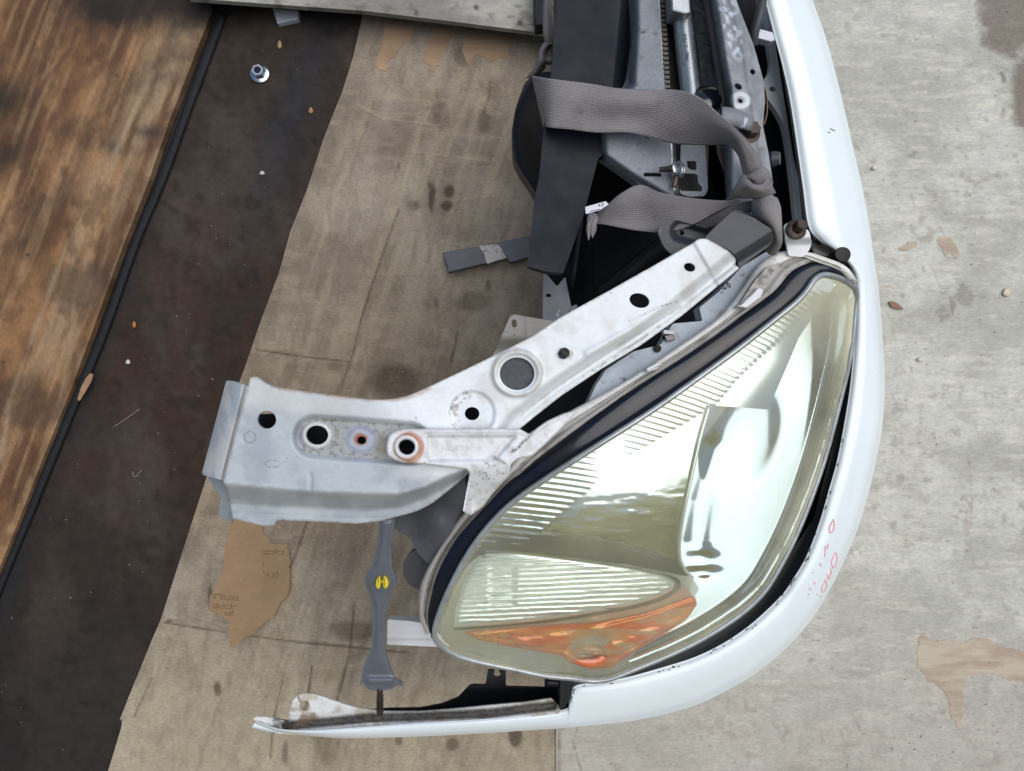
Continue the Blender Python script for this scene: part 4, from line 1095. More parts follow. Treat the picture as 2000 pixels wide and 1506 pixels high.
# --- headlight
LP = [(850, 1247), (849, 1227), (861, 1189), (878, 1149), (905, 1097), (936, 1050), (977, 1003), (1017, 969), (1065, 936), (1103, 911), (1178, 863), (1240, 824), (1300, 784), (1382, 725), (1446, 678), (1510, 627), (1552, 593), (1574, 570), (1591, 546), (1606, 537), (1623, 538), (1648, 546), (1667, 558), (1672, 572), (1671, 592), (1666, 652), (1658, 706), (1648, 750), (1630, 823), (1610, 896), (1586, 967), (1559, 1035), (1530, 1094), (1492, 1156), (1443, 1202), (1375, 1246), (1308, 1279), (1226, 1313), (1188, 1327), (1153, 1330), (1119, 1325), (1066, 1320), (994, 1305), (936, 1293), (892, 1280), (863, 1263)]
LZ = np.interp(np.arange(len(LP)), [0, 10, 16, 20, 29, 34, 39, 43, 46], [.550, .605, .600, .585, .515, .498, .497, .525, .550])
LPs = spl([(x, y, z) for (x, y), z in zip(LP, LZ)], 4, closed=True)
lens_out = LPs[:, :2]
def zrim(X, Y):
    X = np.asarray(X, float); Y = np.asarray(Y, float)
    d = (X[..., None] - LPs[:, 0]) ** 2 + (Y[..., None] - LPs[:, 1]) ** 2
    w = 1 / (d + 30) ** 1.5
    return (w * LPs[:, 2]).sum(-1) / w.sum(-1)
# soap-film height of the lens
MS = 10.0
mx0, my0 = 780, 470
MXg, MYg = np.meshgrid(np.arange(mx0, 1760, MS), np.arange(my0, 1420, MS))
inn = sdf(MXg, MYg, lens_out) < -2
H_ = zrim(MXg, MYg)
Hb = H_.copy()
for it in range(1500):
    a = .25 * (np.roll(H_, 1, 0) + np.roll(H_, -1, 0) + np.roll(H_, 1, 1) + np.roll(H_, -1, 1)) + 0.000055
    H_ = np.where(inn, a, Hb)
def bil(G, X, Y):
    """smooth (cubic B-spline) look-up in a height grid"""
    fx = np.clip((np.asarray(X, float) - mx0) / MS, 1, G.shape[1] - 3.001); fy = np.clip((np.asarray(Y, float) - my0) / MS, 1, G.shape[0] - 3.001)
    i = fx.astype(int); j = fy.astype(int); u = fx - i; v = fy - j
    def w(t): return ((1 - t) ** 3 / 6, (3 * t ** 3 - 6 * t ** 2 + 4) / 6, (-3 * t ** 3 + 3 * t ** 2 + 3 * t + 1) / 6, t ** 3 / 6)
    wu, wv = w(u), w(v)
    r = 0
    for a in range(4):
        for b in range(4):
            r = r + wv[a] * wu[b] * G[j - 1 + a, i - 1 + b]
    return r
def smooth(G, n):
    for _ in range(n):
        p = np.pad(G, 1, mode='edge'); G = (p[1:-1, 1:-1] * 4 + p[:-2, 1:-1] + p[2:, 1:-1] + p[1:-1, :-2] + p[1:-1, 2:]) / 8
    return G
zlens = lambda X, Y: bil(H_, X, Y)

# flange rails behind the lens: F outer, then ridge, groove, B = outer edge of the black trim
B = [(840, 1236), (836, 1200), (846, 1150), (862, 1103), (885, 1060), (913, 1025), (946, 990), (992, 941), (1027, 916), (1060, 889), (1128, 838), (1200, 786), (1278, 731), (1356, 682), (1434, 627), (1510, 572), (1544, 534), (1569, 519), (1597, 511), (1627, 516), (1654, 531), (1670, 556)]
F = [(832, 1240), (818, 1205), (818, 1158), (828, 1124), (846, 1090), (870, 1052), (900, 1008), (950, 965), (998, 906), (1034, 862), (1090, 816), (1160, 778), (1230, 738), (1315, 682), (1400, 622), (1446, 567), (1478, 520), (1510, 497), (1552, 489), (1592, 503), (1640, 520), (1668, 550)]
LT = [(850, 1247), (849, 1222), (861, 1186), (880, 1145), (907, 1094), (936, 1051), (972, 1007), (1017, 969), (1052, 944), (1085, 923), (1150, 881), (1218, 838), (1296, 787), (1376, 730), (1450, 675), (1524, 616), (1566, 579), (1589, 549), (1606, 537), (1630, 540), (1652, 548), (1668, 559)]
def mix(a, b, t): return [(p[0] + (q[0] - p[0]) * t, p[1] + (q[1] - p[1]) * t) for p, q in zip(a, b)]
def zz(pts, dz): return [(p[0], p[1], float(zrim(p[0], p[1])) + dz) for p in pts]
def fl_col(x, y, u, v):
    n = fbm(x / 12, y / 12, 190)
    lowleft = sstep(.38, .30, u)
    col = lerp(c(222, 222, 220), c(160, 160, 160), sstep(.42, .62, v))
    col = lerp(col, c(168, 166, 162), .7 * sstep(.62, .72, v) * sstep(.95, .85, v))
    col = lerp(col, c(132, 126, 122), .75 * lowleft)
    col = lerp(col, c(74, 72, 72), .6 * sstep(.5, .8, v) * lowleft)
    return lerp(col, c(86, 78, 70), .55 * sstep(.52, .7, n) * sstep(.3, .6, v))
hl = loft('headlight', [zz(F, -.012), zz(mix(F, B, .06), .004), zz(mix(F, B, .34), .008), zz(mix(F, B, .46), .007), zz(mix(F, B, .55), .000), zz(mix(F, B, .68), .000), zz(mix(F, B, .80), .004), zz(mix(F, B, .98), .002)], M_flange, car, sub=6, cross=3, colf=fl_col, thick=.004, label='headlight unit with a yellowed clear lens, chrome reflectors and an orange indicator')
loft('trim_strip', [zz(B, -.006), zz(mix(B, LT, .05), .002), zz(mix(B, LT, .25), .0042), zz(mix(B, LT, .55), .0040), zz(mix(B, LT, .80), .0024), zz(mix(B, LT, .93), -.003), zz(mix(B, LT, .99), -.006)], M_trim, hl, sub=6, cross=3, thick=.004, label='glossy black trim strip with a painted blue sky sheen along the top of the lens')
tube('lens_rim', [(x, y, z + .0005) for (x, y), z in zip(LP, LZ)], .0036, M_silver, hl, seg=10, sub=5, closed=True)
relief('housing', rnd([(1120, 812), (1148, 788), (1164, 752), (1184, 722), (1239, 686), (1291, 673), (1314, 632), (1372, 627), (1366, 601), (1404, 570), (1450, 520), (1500, 490), (1540, 492), (1500, 540), (1456, 590), (1440, 610), (1330, 690), (1240, 745), (1160, 790)], 3), lambda X, Y: .575 + .010 * sstep(560, 800, Y) + .002 * fbm(X / 30, Y / 30, 5), M_housing, hl, step=3, thick=.03)
relief('housing_body', rnd([(860, 975), (1005, 835), (1100, 770), (1330, 600), (1440, 540), (1600, 590), (1560, 900), (1440, 1120), (1200, 1240), (900, 1220), (850, 1140)], 20), lambda X, Y: .44 + 0 * X, M_void, hl, step=15, thick=.1)
bvh_h = surface(bpy.data.objects['housing'])
lnn = []
for ch, x, y in (('1', 1407, 567), ('4', 1414, 562), ('0', 1423, 557)):
    g = {'1': [[(0, -4), (0, 4)], [(-2, 4), (2, 4)], [(-1.5, -2.5), (0, -4)]], '4': [[(1.5, 4), (1.5, -4), (-2.5, 1.5), (3, 1.5)]], '0': [[(-2, 0), (0, -4), (2, 0), (0, 4), (-2, 0)]]}[ch]
    lnn += [glyph(x, y, p, 1.25, -32) for p in g]
strokes('stamped_number', lnn, M_grime, hl, bvh_h, rad=.0006, lift=.0002, zdef=.58)
prism('clip_slot', rnd([(1296, 655), (1316, 652), (1320, 664), (1302, 668)], 4), .588, .575, M_gloss, hl, bev=.001)
prism('clip_tab', rnd([(1296, 644), (1318, 646), (1314, 653), (1296, 652)], 2), .592, .58, M_ear, hl, bev=.0008)
lathe('housing_screw', [(.0045, -.003), (.0045, .002), (.003, .003)], P(1284, 681, .584), M_grime, hl, seg=10)
for pts in ([(1262, 720), (1285, 708), (1296, 712), (1282, 722), (1264, 727)], [(1440, 598), (1466, 578), (1482, 561), (1492, 566), (1486, 581), (1458, 602)]):
    prism('flange_clip', rnd(pts, 3), .622, .604, M_ear, hl, bev=.0015)
relief('top_lug', rnd([(1440, 600), (1476, 546), (1500, 520), (1526, 510), (1500, 545), (1466, 590)], 5), lambda X, Y: .612 + .001 * fbm(X / 10, Y / 10, 3), M_flange, hl, step=3, colf=lambda X, Y: lerp(c(170, 168, 164), c(120, 116, 112), sstep(.4, .65, fbm(X / 9, Y / 9, 7))), thick=.01)
# ear that bolts to the apron
EAR = [(754, 874, 14), (757, 854, 12), (768, 843, 8), (786, 839), (826, 838, 2), (1015, 838, 6), (1033, 848, 2), (1068, 823), (1100, 808, 4), (1130, 800), (1098, 836), (1060, 872), (1040, 890), (1026, 894), (1011, 896), (998, 907), (994, 927), (972, 951), (941, 992), (920, 1007, 3), (904, 999, 3), (917, 924, 3), (911, 917, 3), (824, 906, 2), (786, 904), (768, 898, 8), (757, 891, 10)]
earo = rnd(EAR, 3)
def ear_z(X, Y):
    z = .674 - .04 * sstep(905, 1010, Y) * sstep(900, 925, X) - .025 * sstep(1000, 1110, X)
    rec = sstep(832, 838, X) * sstep(848, 856, Y) * sstep(903, 896, Y) * sstep(0, 10, (1010 - X) - (Y - 845) * .9 + 10)
    z = z - .005 * rec
    r = np.hypot(X - 794, Y - 873)
    z = z + .003 * sstep(27, 23, r)
    e = -sdf(X, Y, earo)
    z = z + .0015 * sstep(9, 4, e) * (X > 830) - .004 * sstep(2.5, 0, e)
    z = z + .006 * sstep(4, 0, pdist(X, Y, [(967, 892), (988, 903)])) * 1.0
    return z
def ear_col(X, Y):
    n2 = fbm(X / 12, Y / 12, 200); n3 = fbm(X / 5, Y / 5, 201)
    col = lerp(c(218, 220, 224), c(200, 200, 200), sstep(.45, .7, n2))
    r = np.hypot(X - 797, Y - 874)
    col = lerp(col, c(168, 106, 74), .85 * sstep(8, 2, np.abs(r - 27) + 6 * (n2 - .35)) * sstep(-18, 6, X - 794 + 10 * (n3 - .5)))
    col = lerp(col, c(160, 96, 60), .7 * sstep(2.6, .8, np.abs(np.hypot(X - 794, Y - 873) - 24.5)))
    col = lerp(col, c(196, 168, 146), .5 * sstep(16, 2, np.hypot((X - 810), (Y - 892) * 1.2)))
    dk = pdist(X, Y, [(998, 884), (1010, 876), (1024, 862), (1036, 850), (1046, 838)])
    col = lerp(col, c(58, 54, 52), .85 * sstep(5, 1, dk + 7 * (n3 - .35)))
    col = lerp(col, c(84, 92, 104), .7 * sstep(.58, .66, n3) * sstep(22, 8, np.hypot(X - 956, Y - 912)))
    col = lerp(col, c(96, 84, 76), .7 * sstep(.68, .72, n3) * (Y > 920))
    return col
M_earv = mat('chalky_white_plastic', rough=.5, vcol=True, var=((40, .04, U),), dirt=((c(160, 150, 140), 60, .64, .8, U),))
ear = relief('mounting_ear', earo, ear_z, M_earv, hl, step=2, holes=[ell(794, 873, 17, 16)], colf=ear_col, thick=.008, label='white mounting ear with a rust-ringed eyelet')
bve = surface(ear)
# bushing wall down the eyelet
ring = []
for rr_, zz_ in ((21.5, .6768), (19.5, .6785), (17.0, .677), (16.2, .660), (15.6, .640)):
    ring.append([P(794 + rr_ * math.cos(t), 873 + rr_ * math.sin(t), zz_) for t in np.linspace(0, 2 * np.pi, 28, endpoint=False)])
obj('eyelet_bushing', gridmesh(np.array(ring), closed_v=True), hl, M_ear)
strokes('raised_emblem', [[(851 + 13 * math.cos(t), 876 + 12 * math.sin(t)) for t in np.linspace(0, 6.28, 14)], [(846, 870), (857, 870)], [(846, 876), (857, 876)], [(846, 882), (857, 882)], [(846, 870), (846, 882)]], M_ear, hl, bve, rad=.0005, lift=.0001)
text('raised_text', 'HA|FR5E-', 899, 875, .6705, 12, 0, M_ear, hl, .0005, bve, 1.1)
text('raised_text', '>C371 - 22 - 20', 880, 894, .6705, 9, 0, M_ear, hl, .0005, bve, 1.1)

# lens interior
TOPL = [(849, 1227), (861, 1189), (878, 1149), (905, 1097), (936, 1050), (977, 1003), (1017, 969), (1065, 936), (1103, 911), (1178, 863), (1300, 784), (1446, 678), (1510, 627), (1574, 570), (1600, 540)]
BAND = [(900, 1095), (960, 1086), (1012, 1078), (1052, 1047), (1090, 1012), (1125, 979), (1153, 957), (1200, 912), (1270, 868), (1340, 826), (1400, 790), (1440, 742), (1480, 704), (1520, 668), (1560, 625), (1600, 592), (1628, 556)]
DIV = [(1385, 792), (1368, 850), (1352, 920), (1338, 985), (1328, 1040), (1326, 1085), (1336, 1112), (1352, 1130)]
def flutes(X, Y):
    t = pdist(X, Y, TOPL); b = pdist(X, Y, BAND)
    inb = t / (t + b + 1e-6)
    outside = np.interp(X, [p[0] for p in BAND], [p[1] for p in BAND]) < Y - 1
    msk = np.where(outside, 0, sstep(.0, .06, b / 100))
    ang = np.interp(X, [900, 1100, 1300, 1420, 1520, 1640], [4, 7, 16, 22, 26, 30])
    # perpendicular coordinate of stripes whose slope changes slowly along x
    off = np.interp(X, np.arange(840, 1700, 20), np.cumsum(np.tan(np.radians(np.interp(np.arange(840, 1700, 20), [900, 1100, 1300, 1420, 1520, 1640], [4, 7, 16, 22, 26, 30])))) * 20)
    per = Y - off
    pitch = np.interp(X, [900, 1300, 1450, 1640], [13.5, 12.5, 11.0, 9.0])
    s = .5 - .5 * np.cos(2 * np.pi * per / 12.0)
    return s ** 1.6 * msk * (1 - .8 * np.exp(-((X - 1190) / 60) ** 2))
XD = lambda Y: np.interp(Y, [p[1] for p in DIV], [p[0] for p in DIV])
def low_z(X, Y):
    base = .560 - .00002 * (X - 1100)
    base = base + .012 * sstep(950, 700, Y) 
    k = np.clip((Y - 900 + .10 * (X - 1200)) / 170, 0, 1.5)
    base = base - .0165 * k ** 2
    base = base - .0000004 * (X - 1180) ** 2 * 0.6
    base = base + .0010 * (fbm(X / 60, Y / 16, 210) - .5) * sstep(.2, .6, k)
    lim = zlens(X, Y) - .012
    z = base + .0007 * flutes(X, Y)
    return np.minimum(z, lim - .0016 + .0007 * flutes(X, Y))
low_out = [(858, 1232), (868, 1190), (884, 1150), (910, 1099), (940, 1054), (980, 1007), (1019, 974), (1066, 941), (1104, 916), (1180, 868), (1302, 789), (1384, 730), (1448, 683), (1512, 632), (1553, 599), (1577, 574), (1594, 552), (1607, 543), (1622, 546), (1632, 556), (1600, 600), (1560, 660), (1535, 720), (1500, 800)] + [(1390, 792)] + DIV[1:] + [(1330, 1180), (1220, 1215), (1000, 1240), (880, 1244)]
relief('low_beam_reflector', rnd(low_out, 2), low_z, M_chrome_low, hl, step=2.5, thick=.002)
def hi_z(X, Y):
    base = .10 * smooth_l(X, Y) + .90 * .499 - .011
    base = base + (zlens(X, Y) - .004 - base) * sstep(44, 4, -sdf(X, Y, lens_out))
    r = np.hypot(((X - 1448) * .94 + (Y - 850) * .26) / 78, ((Y - 850) * .96 - (X - 1448) * .2) / 128)
    bowl = np.clip(1 - r * r, 0, 1) ** 1.3
    ch = pdist(X, Y, [(1400, 880), (1372, 980), (1360, 1060), (1372, 1108)])
    chn = np.exp(-(ch / 26) ** 2)
    rip = .0012 * np.sin((Y - 1060) / 5.5) * np.exp(-((X - 1372) / 30) ** 2 - ((Y - 1105) / 28) ** 2)
    return base - .0115 * bowl - .0045 * chn * (1 - .6 * bowl) + rip
_q = inn & (MXg > 1300)
def _b(X, Y):
    x, y = (np.asarray(X, float) - 1450) / 300, (np.asarray(Y, float) - 900) / 300
    return np.stack([1 + 0 * x, x, y, x * y, x * x, y * y], -1)
_cf = np.linalg.lstsq(_b(MXg[_q], MYg[_q]), H_[_q], rcond=None)[0]
smooth_l = lambda X, Y: _b(X, Y) @ _cf
hi_out = [(1640, 552), (1662, 566), (1664, 590), (1658, 652), (1650, 705), (1640, 748), (1622, 820), (1602, 893), (1578, 963), (1551, 1030), (1522, 1088), (1485, 1149), (1437, 1194), (1370, 1238), (1300, 1270), (1240, 1296), (1222, 1290), (1300, 1222), (1356, 1160)] + [(x + 1, y) for x, y in DIV[::-1]] + [(1420, 762), (1480, 720), (1540, 690), (1570, 640), (1612, 588)]
relief('high_beam_reflector', rnd(hi_out, 2), hi_z, M_chrome, hl, step=3, thick=.002)
tube('reflector_divider', [(x, y, float(np.maximum(low_z(np.array([x - 4.]), np.array([y * 1.])), hi_z(np.array([x + 6.]), np.array([y * 1.])))[0]) + .001) for x, y in DIV], .0028, M_chrome2, hl, seg=8)
# bezel under the parking light and round the indicator
def bez_z(X, Y): return zlens(X, Y) - .010
relief('lower_bezel', rnd([(858, 1238), (868, 1200), (884, 1158), (912, 1104), (935, 1086), (1000, 1078), (1110, 1090), (1226, 1105), (1300, 1119), (1352, 1128), (1366, 1150), (1352, 1172), (1300, 1198), (1260, 1240), (1228, 1298), (1188, 1316), (1153, 1320), (1119, 1315), (1066, 1310), (994, 1296), (938, 1284), (896, 1271), (870, 1255)], 5), bez_z, M_chrome2, hl, step=4, thick=.004)
PK = [(887, 1226, 2), (888, 1195), (904, 1140), (930, 1098, 4), (948, 1082, 4), (1011, 1083), (1110, 1095), (1226, 1111), (1290, 1125), (1318, 1138, 8), (1314, 1152, 8), (1284, 1168), (1226, 1184), (1110, 1205), (994, 1219)]
pko = rnd(PK, 5)
def pk_z(X, Y):
    e = -sdf(X, Y, pko)
    sl = (Y - 1150) - (X - 1000) * .035 * ((Y - 1150) / 70)
    w = fbm(X / 40, Y / 6, 220)
    rp = np.abs(np.sin(np.pi * (Y + .045 * (X - 900) * (1 if True else 0)) / 9.5 + 1.2 * w))
    col_ = sstep(950, 962, X) * sstep(1012, 1000, X) * sstep(1095, 1110, Y) * sstep(1195, 1180, Y)
    return zlens(X, Y) - .0085 + .0035 * sstep(0, 9, e) - .0024 * rp * sstep(2, 8, e) - .002 * col_ * (np.sin(2 * np.pi * Y / 14) > 0)
M_pk = mat('ribbed_clear_plastic', (.90, .95, .90), rough=.2, metal=.45, coat=.4, dirt=((c(120, 128, 132), 60, .56, .7, (.2, 3, 1)),))
relief('parking_light', pko, pk_z, M_pk, hl, step=2, thick=.004, label='silver ribbed parking lamp section')
loft('parking_rim', [[(x, y, float(zlens(np.array([x * 1.]), np.array([y * 1.]))[0]) - .004) for x, y in mix([(887, 1227), (994, 1220), (1110, 1206), (1226, 1186), (1290, 1168), (1322, 1146), (1310, 1130), (1226, 1109), (1110, 1093), (1011, 1081), (948, 1079)], [(887, 1231), (994, 1224), (1110, 1211), (1228, 1191), (1294, 1173), (1330, 1146), (1312, 1125), (1226, 1105), (1110, 1089), (1011, 1077), (948, 1075)], t)] for t in (0, .5, 1)], M_chrome, hl, cross=2)
TS = [(907, 1235, 2), (1023, 1225), (1168, 1216), (1255, 1199), (1313, 1179), (1357, 1164, 4), (1362, 1180, 4), (1340, 1212), (1284, 1247), (1226, 1282), (1196, 1304, 8), (1153, 1308, 8), (1110, 1294, 4), (1096, 1280), (1023, 1268), (965, 1257), (930, 1249)]
tso = rnd(TS, 4)
def ts_z(X, Y):
    e = -sdf(X, Y, tso)
    k = (Y - np.interp(X, [907, 1168, 1357], [1235, 1216, 1164])) / 60
    f = .0028 * np.sin(k * 9 + .015 * X) + .002 * fbm(X / 30, Y / 9, 230)
    cup = np.hypot((X - 1150) / 46, (Y - 1262) / 34)
    return zlens(X, Y) - .0085 + .002 * sstep(0, 7, e) + f * sstep(3, 10, e) - .010 * np.clip(1 - cup ** 2, 0, 1)
def ts_col(X, Y):
    e = -sdf(X, Y, tso); n = fbm(X / 45, Y / 7, 231); n2 = fbm(X / 14, Y / 8, 232)
    col = lerp(c(240, 112, 8), c(250, 164, 48), sstep(.35, .65, n))
    col = lerp(col, c(220, 88, 26), .7 * sstep(8, 2, e + 3 * (n - .5)) * sstep(1345, 1250, X))
    col = lerp(col, c(206, 178, 138), .75 * sstep(1070, 1160, X) * sstep(.42, .6, n) * sstep(6, 16, e))  # pale sky reflection in the middle painted into the amber
    col = lerp(col, c(186, 84, 18), .8 * sstep(.5, .66, n2) * sstep(1090, 1000, X))
    return lerp(col, c(246, 190, 70), .7 * sstep(.62, .7, n2) * sstep(1080, 980, X))
relief('indicator_light', tso, ts_z, M_amber, hl, step=2, colf=ts_col, thick=.004, label='orange turn indicator section')
bzp = float(zlens(np.array([1152.]), np.array([1285.]))[0])
def cup_rail(k, dz): return [(1102 + 10 * k, 1272 + 2 * k, bzp - .006 + dz), (1112 + 6 * k, 1288 - 3 * k, bzp - .005 + dz), (1140, 1302 - 6 * k, bzp - .004 + dz), (1168 - 2 * k, 1301 - 6 * k, bzp - .004 + dz), (1190 - 8 * k, 1287 - 3 * k, bzp - .005 + dz)]
loft('bulb_cup', [cup_rail(0, -.002), cup_rail(.2, .003), cup_rail(1.3, .0045), cup_rail(2.4, .003)], M_redcup, hl, cross=3)
tube('bulb', [(1118, 1274, bzp - .002), (1140, 1268, bzp + .001), (1165, 1270, bzp + .001), (1178, 1276, bzp - .001)], [.003, .0055, .0055, .002], M_bulb, hl, seg=14, flat=.5)
tube('bulb_filament', [(1138, 1246, bzp), (1140, 1254, bzp + .001), (1152, 1266, bzp + .003), (1164, 1278, bzp + .002)], [.003, .002, .0015, .0012], M_bulb, hl, seg=8)
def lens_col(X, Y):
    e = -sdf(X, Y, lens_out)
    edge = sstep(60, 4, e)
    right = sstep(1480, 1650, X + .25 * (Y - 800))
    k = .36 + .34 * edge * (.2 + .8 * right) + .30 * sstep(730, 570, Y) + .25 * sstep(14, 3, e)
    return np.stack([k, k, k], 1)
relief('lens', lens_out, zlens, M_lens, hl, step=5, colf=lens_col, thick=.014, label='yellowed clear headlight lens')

# --- bolt plate and black stop at the lens tip
bp_ = relief('bolt_plate', rnd([(1531, 442), (1537, 435), (1556, 438), (1580, 450), (1586, 474), (1580, 490), (1570, 502), (1540, 500)], 6), lambda X, Y: .612 - .012 * sstep(462, 480, Y), M_ear, car, step=2.5, thick=.004)
bw = P(1553, 450, .612)
lathe('bolt_washer', [(.0115, 0), (.0118, .003), (.009, .005), (.007, .0055)], bw, M_rust, bp_, axis=(.1, .2, 1))
lathe('bolt_hex', [(.0072, .004), (.0072, .014), (.006, .0155)], bw, M_rust, bp_, axis=(.18, .25, 1), hexa=True)
st_ = P(1646, 497, .54)
lathe('rubber_stop', [(.011, -.06), (.0100, -.002), (.0092, .001), (.007, .0005)], st_, M_black, car, axis=(-.10, .08, 1))
relief('stop_web', rnd([(1584, 468), (1600, 470), (1606, 486), (1632, 498), (1660, 520), (1660, 546), (1620, 520), (1586, 512)], 4), lambda X, Y: .50 + 0 * X, M_black, car, step=3, thick=.03)
relief('stop_pad', rnd([(1588, 484), (1622, 500), (1606, 516), (1592, 508)], 3), lambda X, Y: .508 + 0 * X, M_seal, car, step=3, thick=.004)

# --- grey boots behind the headlight, stay, white block
relief('boot', rnd([(752, 1018), (790, 1000), (846, 972), (905, 925), (920, 1000), (880, 1040), (852, 1080), (838, 1104), (815, 1078), (800, 1050), (775, 1034)], 6), lambda X, Y: .56 + .03 * np.exp(-((X - 860) / 40) ** 2 - ((Y - 1020) / 50) ** 2), M_bag, car, step=3, thick=.03)
relief('boot_disc', rnd([(786, 1112), (790, 1092), (806, 1074), (830, 1080), (850, 1100), (850, 1150), (816, 1152), (798, 1142), (788, 1126)], 10), lambda X, Y: .50 + 0 * X, M_bag, car, step=3, thick=.02)
STY = [(741, 1012), (736, 1063), (728, 1101), (714, 1124, 6), (712, 1141, 6), (723, 1167, 8), (728, 1197), (727, 1262), (710, 1300), (702, 1340, 2), (709, 1334), (718, 1346), (736, 1350), (766, 1346), (777, 1338), (787, 1341, 2), (787, 1333, 2), (771, 1325), (763, 1303), (752, 1270), (752, 1202), (761, 1167, 8), (775, 1141, 6), (774, 1126, 6), (766, 1108), (765, 1063), (769, 1038), (772, 1012)]
sto = rnd(STY, 3)
def sty_z(X, Y):
    e = -sdf(X, Y, sto)
    z = .60 - .00045 * (Y - 1020)
    z = z + .005 * sstep(3, 12, e) * sstep(1320, 1290, Y)
    return z + .010 * np.exp(-((Y - 1330) / 8) ** 2) * sstep(708, 722, X) * sstep(776, 762, X)
stay = relief('support_stay', sto, sty_z, M_stay, car, step=2, thick=.003, holes=[ell(746, 1141, 3, 3)])
for dx, pts in ((-8, [(741, 1125), (735, 1131), (733, 1142), (735, 1150), (741, 1151), (743, 1143), (743, 1132)]), (8, [(749, 1124), (755, 1129), (759, 1140), (757, 1148), (750, 1151), (748, 1146), (747, 1134)])):
    prism('yellow_clip', rnd(pts, 3), .562, .544, M_yellow, stay, bev=.0015)
prism('clip_bridge', rnd([(740, 1134), (751, 1133), (751, 1139), (740, 1139)], 1), .556, .548, M_yellow, stay, bev=.0005)
stud = [(742, 1344, .452), (742, 1358, .446), (742, 1372, .440), (742, 1394, .430)]
tube('stud', stud, .0042, M_rust, stay, seg=10)
for k in range(10):
    y = 1358 + k * 3.6
    tube('thread', [(735.5, y, .4455 - .0006 * k), (742, y + .6, .4500 - .0006 * k), (748.5, y, .4455 - .0006 * k)], .0009, M_rust, stay, seg=5, sub=3)
wb = relief('white_bracket', rnd([(757, 1210), (800, 1213), (840, 1220), (880, 1262), (860, 1264), (756, 1259)], 3), lambda X, Y: .40 - .003 * sstep(1244, 1250, Y) + .002 * np.exp(-((Y - 1247) / 2) ** 2), M_ear, car, step=2.5, thick=.02)

# ------------------------------------------------------------------ webbing strap tied round the radiator support
strap = empty('webbing_strap', P(1300, 220, .64), 'grey seat-belt webbing strap knotted round the radiator support', 'strap')
def ribbon(name, top, bot, mids=(), thick=.0016, sub=8, cross=8, label=None):
    rails = [top] + list(mids) + [bot]
    o = loft(name, rails, M_strap, strap, sub=sub, cross=cross, thick=thick, label=label)
    me = o.data
    n = (len(top) - 1) * sub + 1; m = (len(rails) - 1) * cross + 1
    a = me.attributes.new('weave', 'FLOAT_VECTOR', 'POINT')
    V = np.array([v.co[:] for v in me.vertices]).reshape(n, m, 3)
    cen = V.mean(1); s = np.concatenate([[0], np.cumsum(np.linalg.norm(np.diff(cen, axis=0), axis=1))])
    w = np.linalg.norm(V[:, 0] - V[:, -1], axis=1).mean()
    u, v = np.meshgrid(s * 20, np.linspace(0, .05 * 20, m), indexing='ij')
    a.data.foreach_set('vector', np.stack([u, v, 0 * u], -1).astype(np.float32).ravel())
    return o
def mid(a, b, t, dz): return [(p[0] + (q[0] - p[0]) * t, p[1] + (q[1] - p[1]) * t, p[2] + (q[2] - p[2]) * t + d) for p, q, d in zip(a, b, dz)]
t_ = [(1038, 149, .50), (1046, 150, .545), (1076, 154, .590), (1150, 163, .600), (1205, 172, .606), (1265, 175, .612), (1312, 175, .626), (1345, 181, .644), (1374, 196, .655), (1402, 222, .662), (1432, 246, .668), (1462, 277, .668), (1482, 306, .664), (1490, 330, .66)]
b_ = [(1060, 247, .50), (1064, 248, .545), (1072, 249, .585), (1112, 252, .596), (1166, 258, .600), (1226, 258, .604), (1270, 268, .606), (1310, 280, .608), (1345, 283, .612), (1385, 284, .620), (1420, 284, .636), (1440, 302, .648), (1448, 328, .652), (1452, 344, .65)]
ribbon('strap_band', t_, b_, [mid(t_, b_, .33, [0, .001, .002, .002, .004, .005, .004, .004, .006, .008, .008, .008, .006, .004]), mid(t_, b_, .68, [0, 0, .001, .0, -.004, -.003, .003, .006, .006, .006, .008, .010, .008, .006])])
tail_t = [(1166, 416, .60), (1188, 398, .612), (1215, 376, .622), (1250, 361, .628), (1290, 376, .640), (1346, 386, .648), (1400, 391, .652), (1444, 390, .655)]
tail_b = [(1162, 437, .60), (1178, 438, .608), (1215, 445, .616), (1255, 451, .622), (1300, 453, .632), (1350, 440, .640), (1400, 414, .648), (1446, 392, .652)]
ribbon('strap_tail', tail_t, tail_b, [mid(tail_t, tail_b, .3, [0, .002, .004, .004, .002, .001, .002, 0]), mid(tail_t, tail_b, .7, [0, .0, -.002, -.003, -.003, 0, .001, 0])])
lo_t = [(1352, 444, .625), (1390, 424, .63), (1440, 398, .64), (1470, 392, .645)]
lo_b = [(1366, 450, .622), (1404, 438, .625), (1445, 420, .632), (1472, 412, .64)]
ribbon('strap_fold', lo_t, lo_b)
kn_t = [(1416, 392, .655), (1434, 368, .664), (1449, 339, .668), (1462, 352, .676), (1480, 362, .680), (1498, 350, .676), (1488, 326, .668)]
kn = [[(1418, 392, .652), (1432, 370, .662), (1449, 340, .668)],]
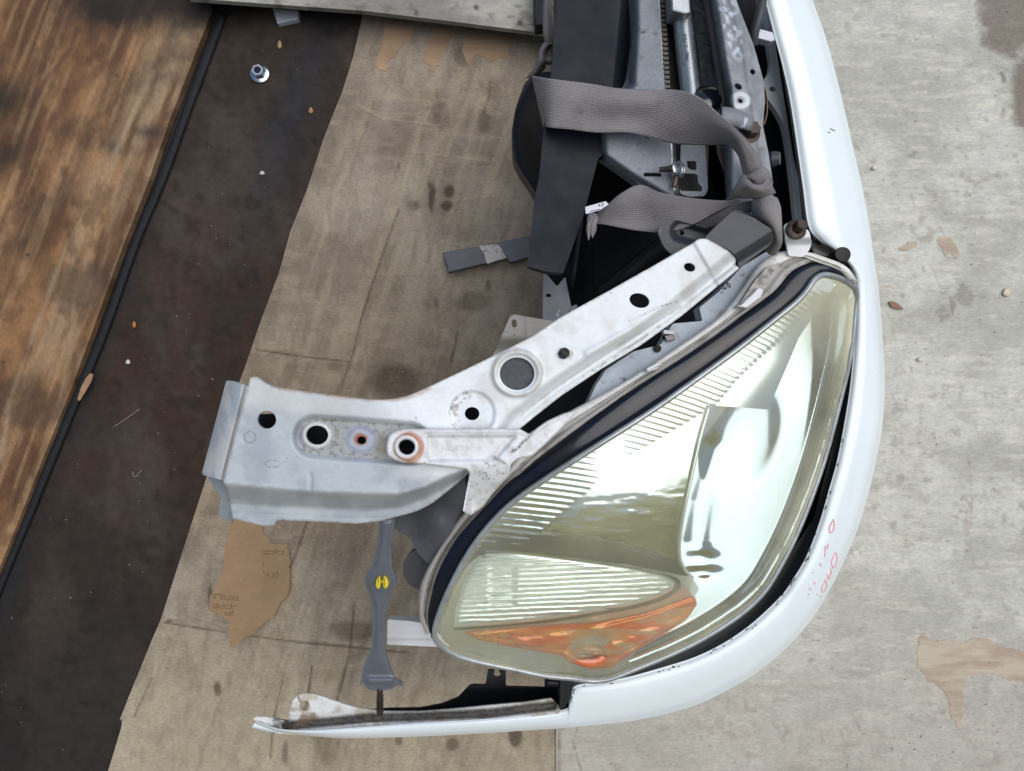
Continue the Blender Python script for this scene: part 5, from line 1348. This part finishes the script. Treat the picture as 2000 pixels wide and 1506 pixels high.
# knot: wrapped band with a curved upper lip
ku = [(1418, 391, .654), (1434, 366, .668), (1450, 340, .676), (1462, 352, .684), (1476, 360, .688), (1490, 358, .686), (1500, 346, .678)]
kb = [(1420, 392, .646), (1438, 388, .656), (1454, 388, .664), (1472, 388, .668), (1490, 386, .668), (1505, 382, .662), (1516, 377, .652)]
km = mid(ku, kb, .5, [.003, .008, .012, .013, .013, .011, .007])
ribbon('knot_band', ku, kb, [km])
ks_t = [(1452, 346, .668), (1470, 336, .676), (1489, 325, .674), (1503, 335, .666)]
ks_b = [(1462, 350, .676), (1476, 362, .680), (1494, 358, .678), (1511, 358, .664)]
ribbon('knot_loop', ks_t, ks_b, [mid(ks_t, ks_b, .5, [.004, .008, .008, .004])])
bu_t = [(1474, 384, .655), (1492, 382, .664), (1506, 384, .662), (1516, 388, .648)]
bl = [bu_t, [(1470, 402, .656), (1490, 400, .674), (1508, 400, .672), (1522, 404, .650)], [(1476, 424, .652), (1494, 424, .672), (1510, 424, .670), (1524, 426, .648)], [(1500, 442, .648), (1508, 446, .656), (1516, 450, .656), (1525, 452, .640)], [(1509, 462, .63), (1514, 470, .636), (1519, 474, .634), (1525, 476, .622)], [(1496, 486, .60), (1502, 494, .604), (1508, 496, .60), (1514, 496, .59)]]
ribbon('knot_bulge', [r[0] for r in bl], [r[3] for r in bl], [[r[1] for r in bl], [r[2] for r in bl]])
ribbon('rear_twist', [(1063, -60, .50), (1063, 0, .50), (1062, 40, .505), (1063, 68, .505), (1068, 88, .50)], [(1074, -60, .49), (1074, 0, .49), (1080, 40, .485), (1084, 66, .48), (1078, 90, .48)], [[(1068, -60, .507), (1068, 0, .507), (1069, 40, .512), (1070, 68, .512), (1072, 90, .505)]])
ribbon('rear_knot', [(1064, 84, .50), (1055, 100, .50), (1052, 118, .50), (1046, 134, .49), (1030, 152, .47)], [(1082, 84, .48), (1066, 104, .50), (1064, 122, .495), (1062, 134, .48), (1044, 150, .46)], [[(1072, 84, .512), (1058, 102, .512), (1057, 120, .512), (1052, 134, .498), (1036, 152, .475)]])
ribbon('rear_loop', [(1062, 112, .49), (1070, 110, .492), (1080, 114, .49)], [(1064, 124, .49), (1072, 128, .492), (1080, 124, .49)], [[(1062, 118, .50), (1071, 119, .502), (1080, 119, .50)]])
lb = prism('strap_label', rnd([(1143, 404), (1183, 393), (1189, 399), (1171, 411), (1144, 418)], 1), .6215, .6205, M_cap, strap, bev=.0002)
bvl = surface(lb)
strokes('label_print', [[(1152, 413), (1162, 411), (1172, 409)], [(1168, 401), (1172, 400), (1170, 403)], [(1175, 398), (1178, 397), (1177, 402), (1174, 402)]], M_grime, strap, bvl, rad=.0004, lift=.0001, zdef=.622)
rr = random.Random(3)
for k in range(9):
    x0 = 1152 + rr.uniform(-3, 8); y0 = 432 + rr.uniform(-4, 8)
    tube('frayed_thread', [(x0 + 6, y0 - 12, .602), (x0 + 1, y0, .60), (x0 - 1 + rr.uniform(-2, 4), y0 + 14, .595), (x0 - 4 + rr.uniform(-3, 7), y0 + rr.uniform(20, 32), .59)], [.0028, .0026, .002, .0008], M_strap, strap, seg=6)
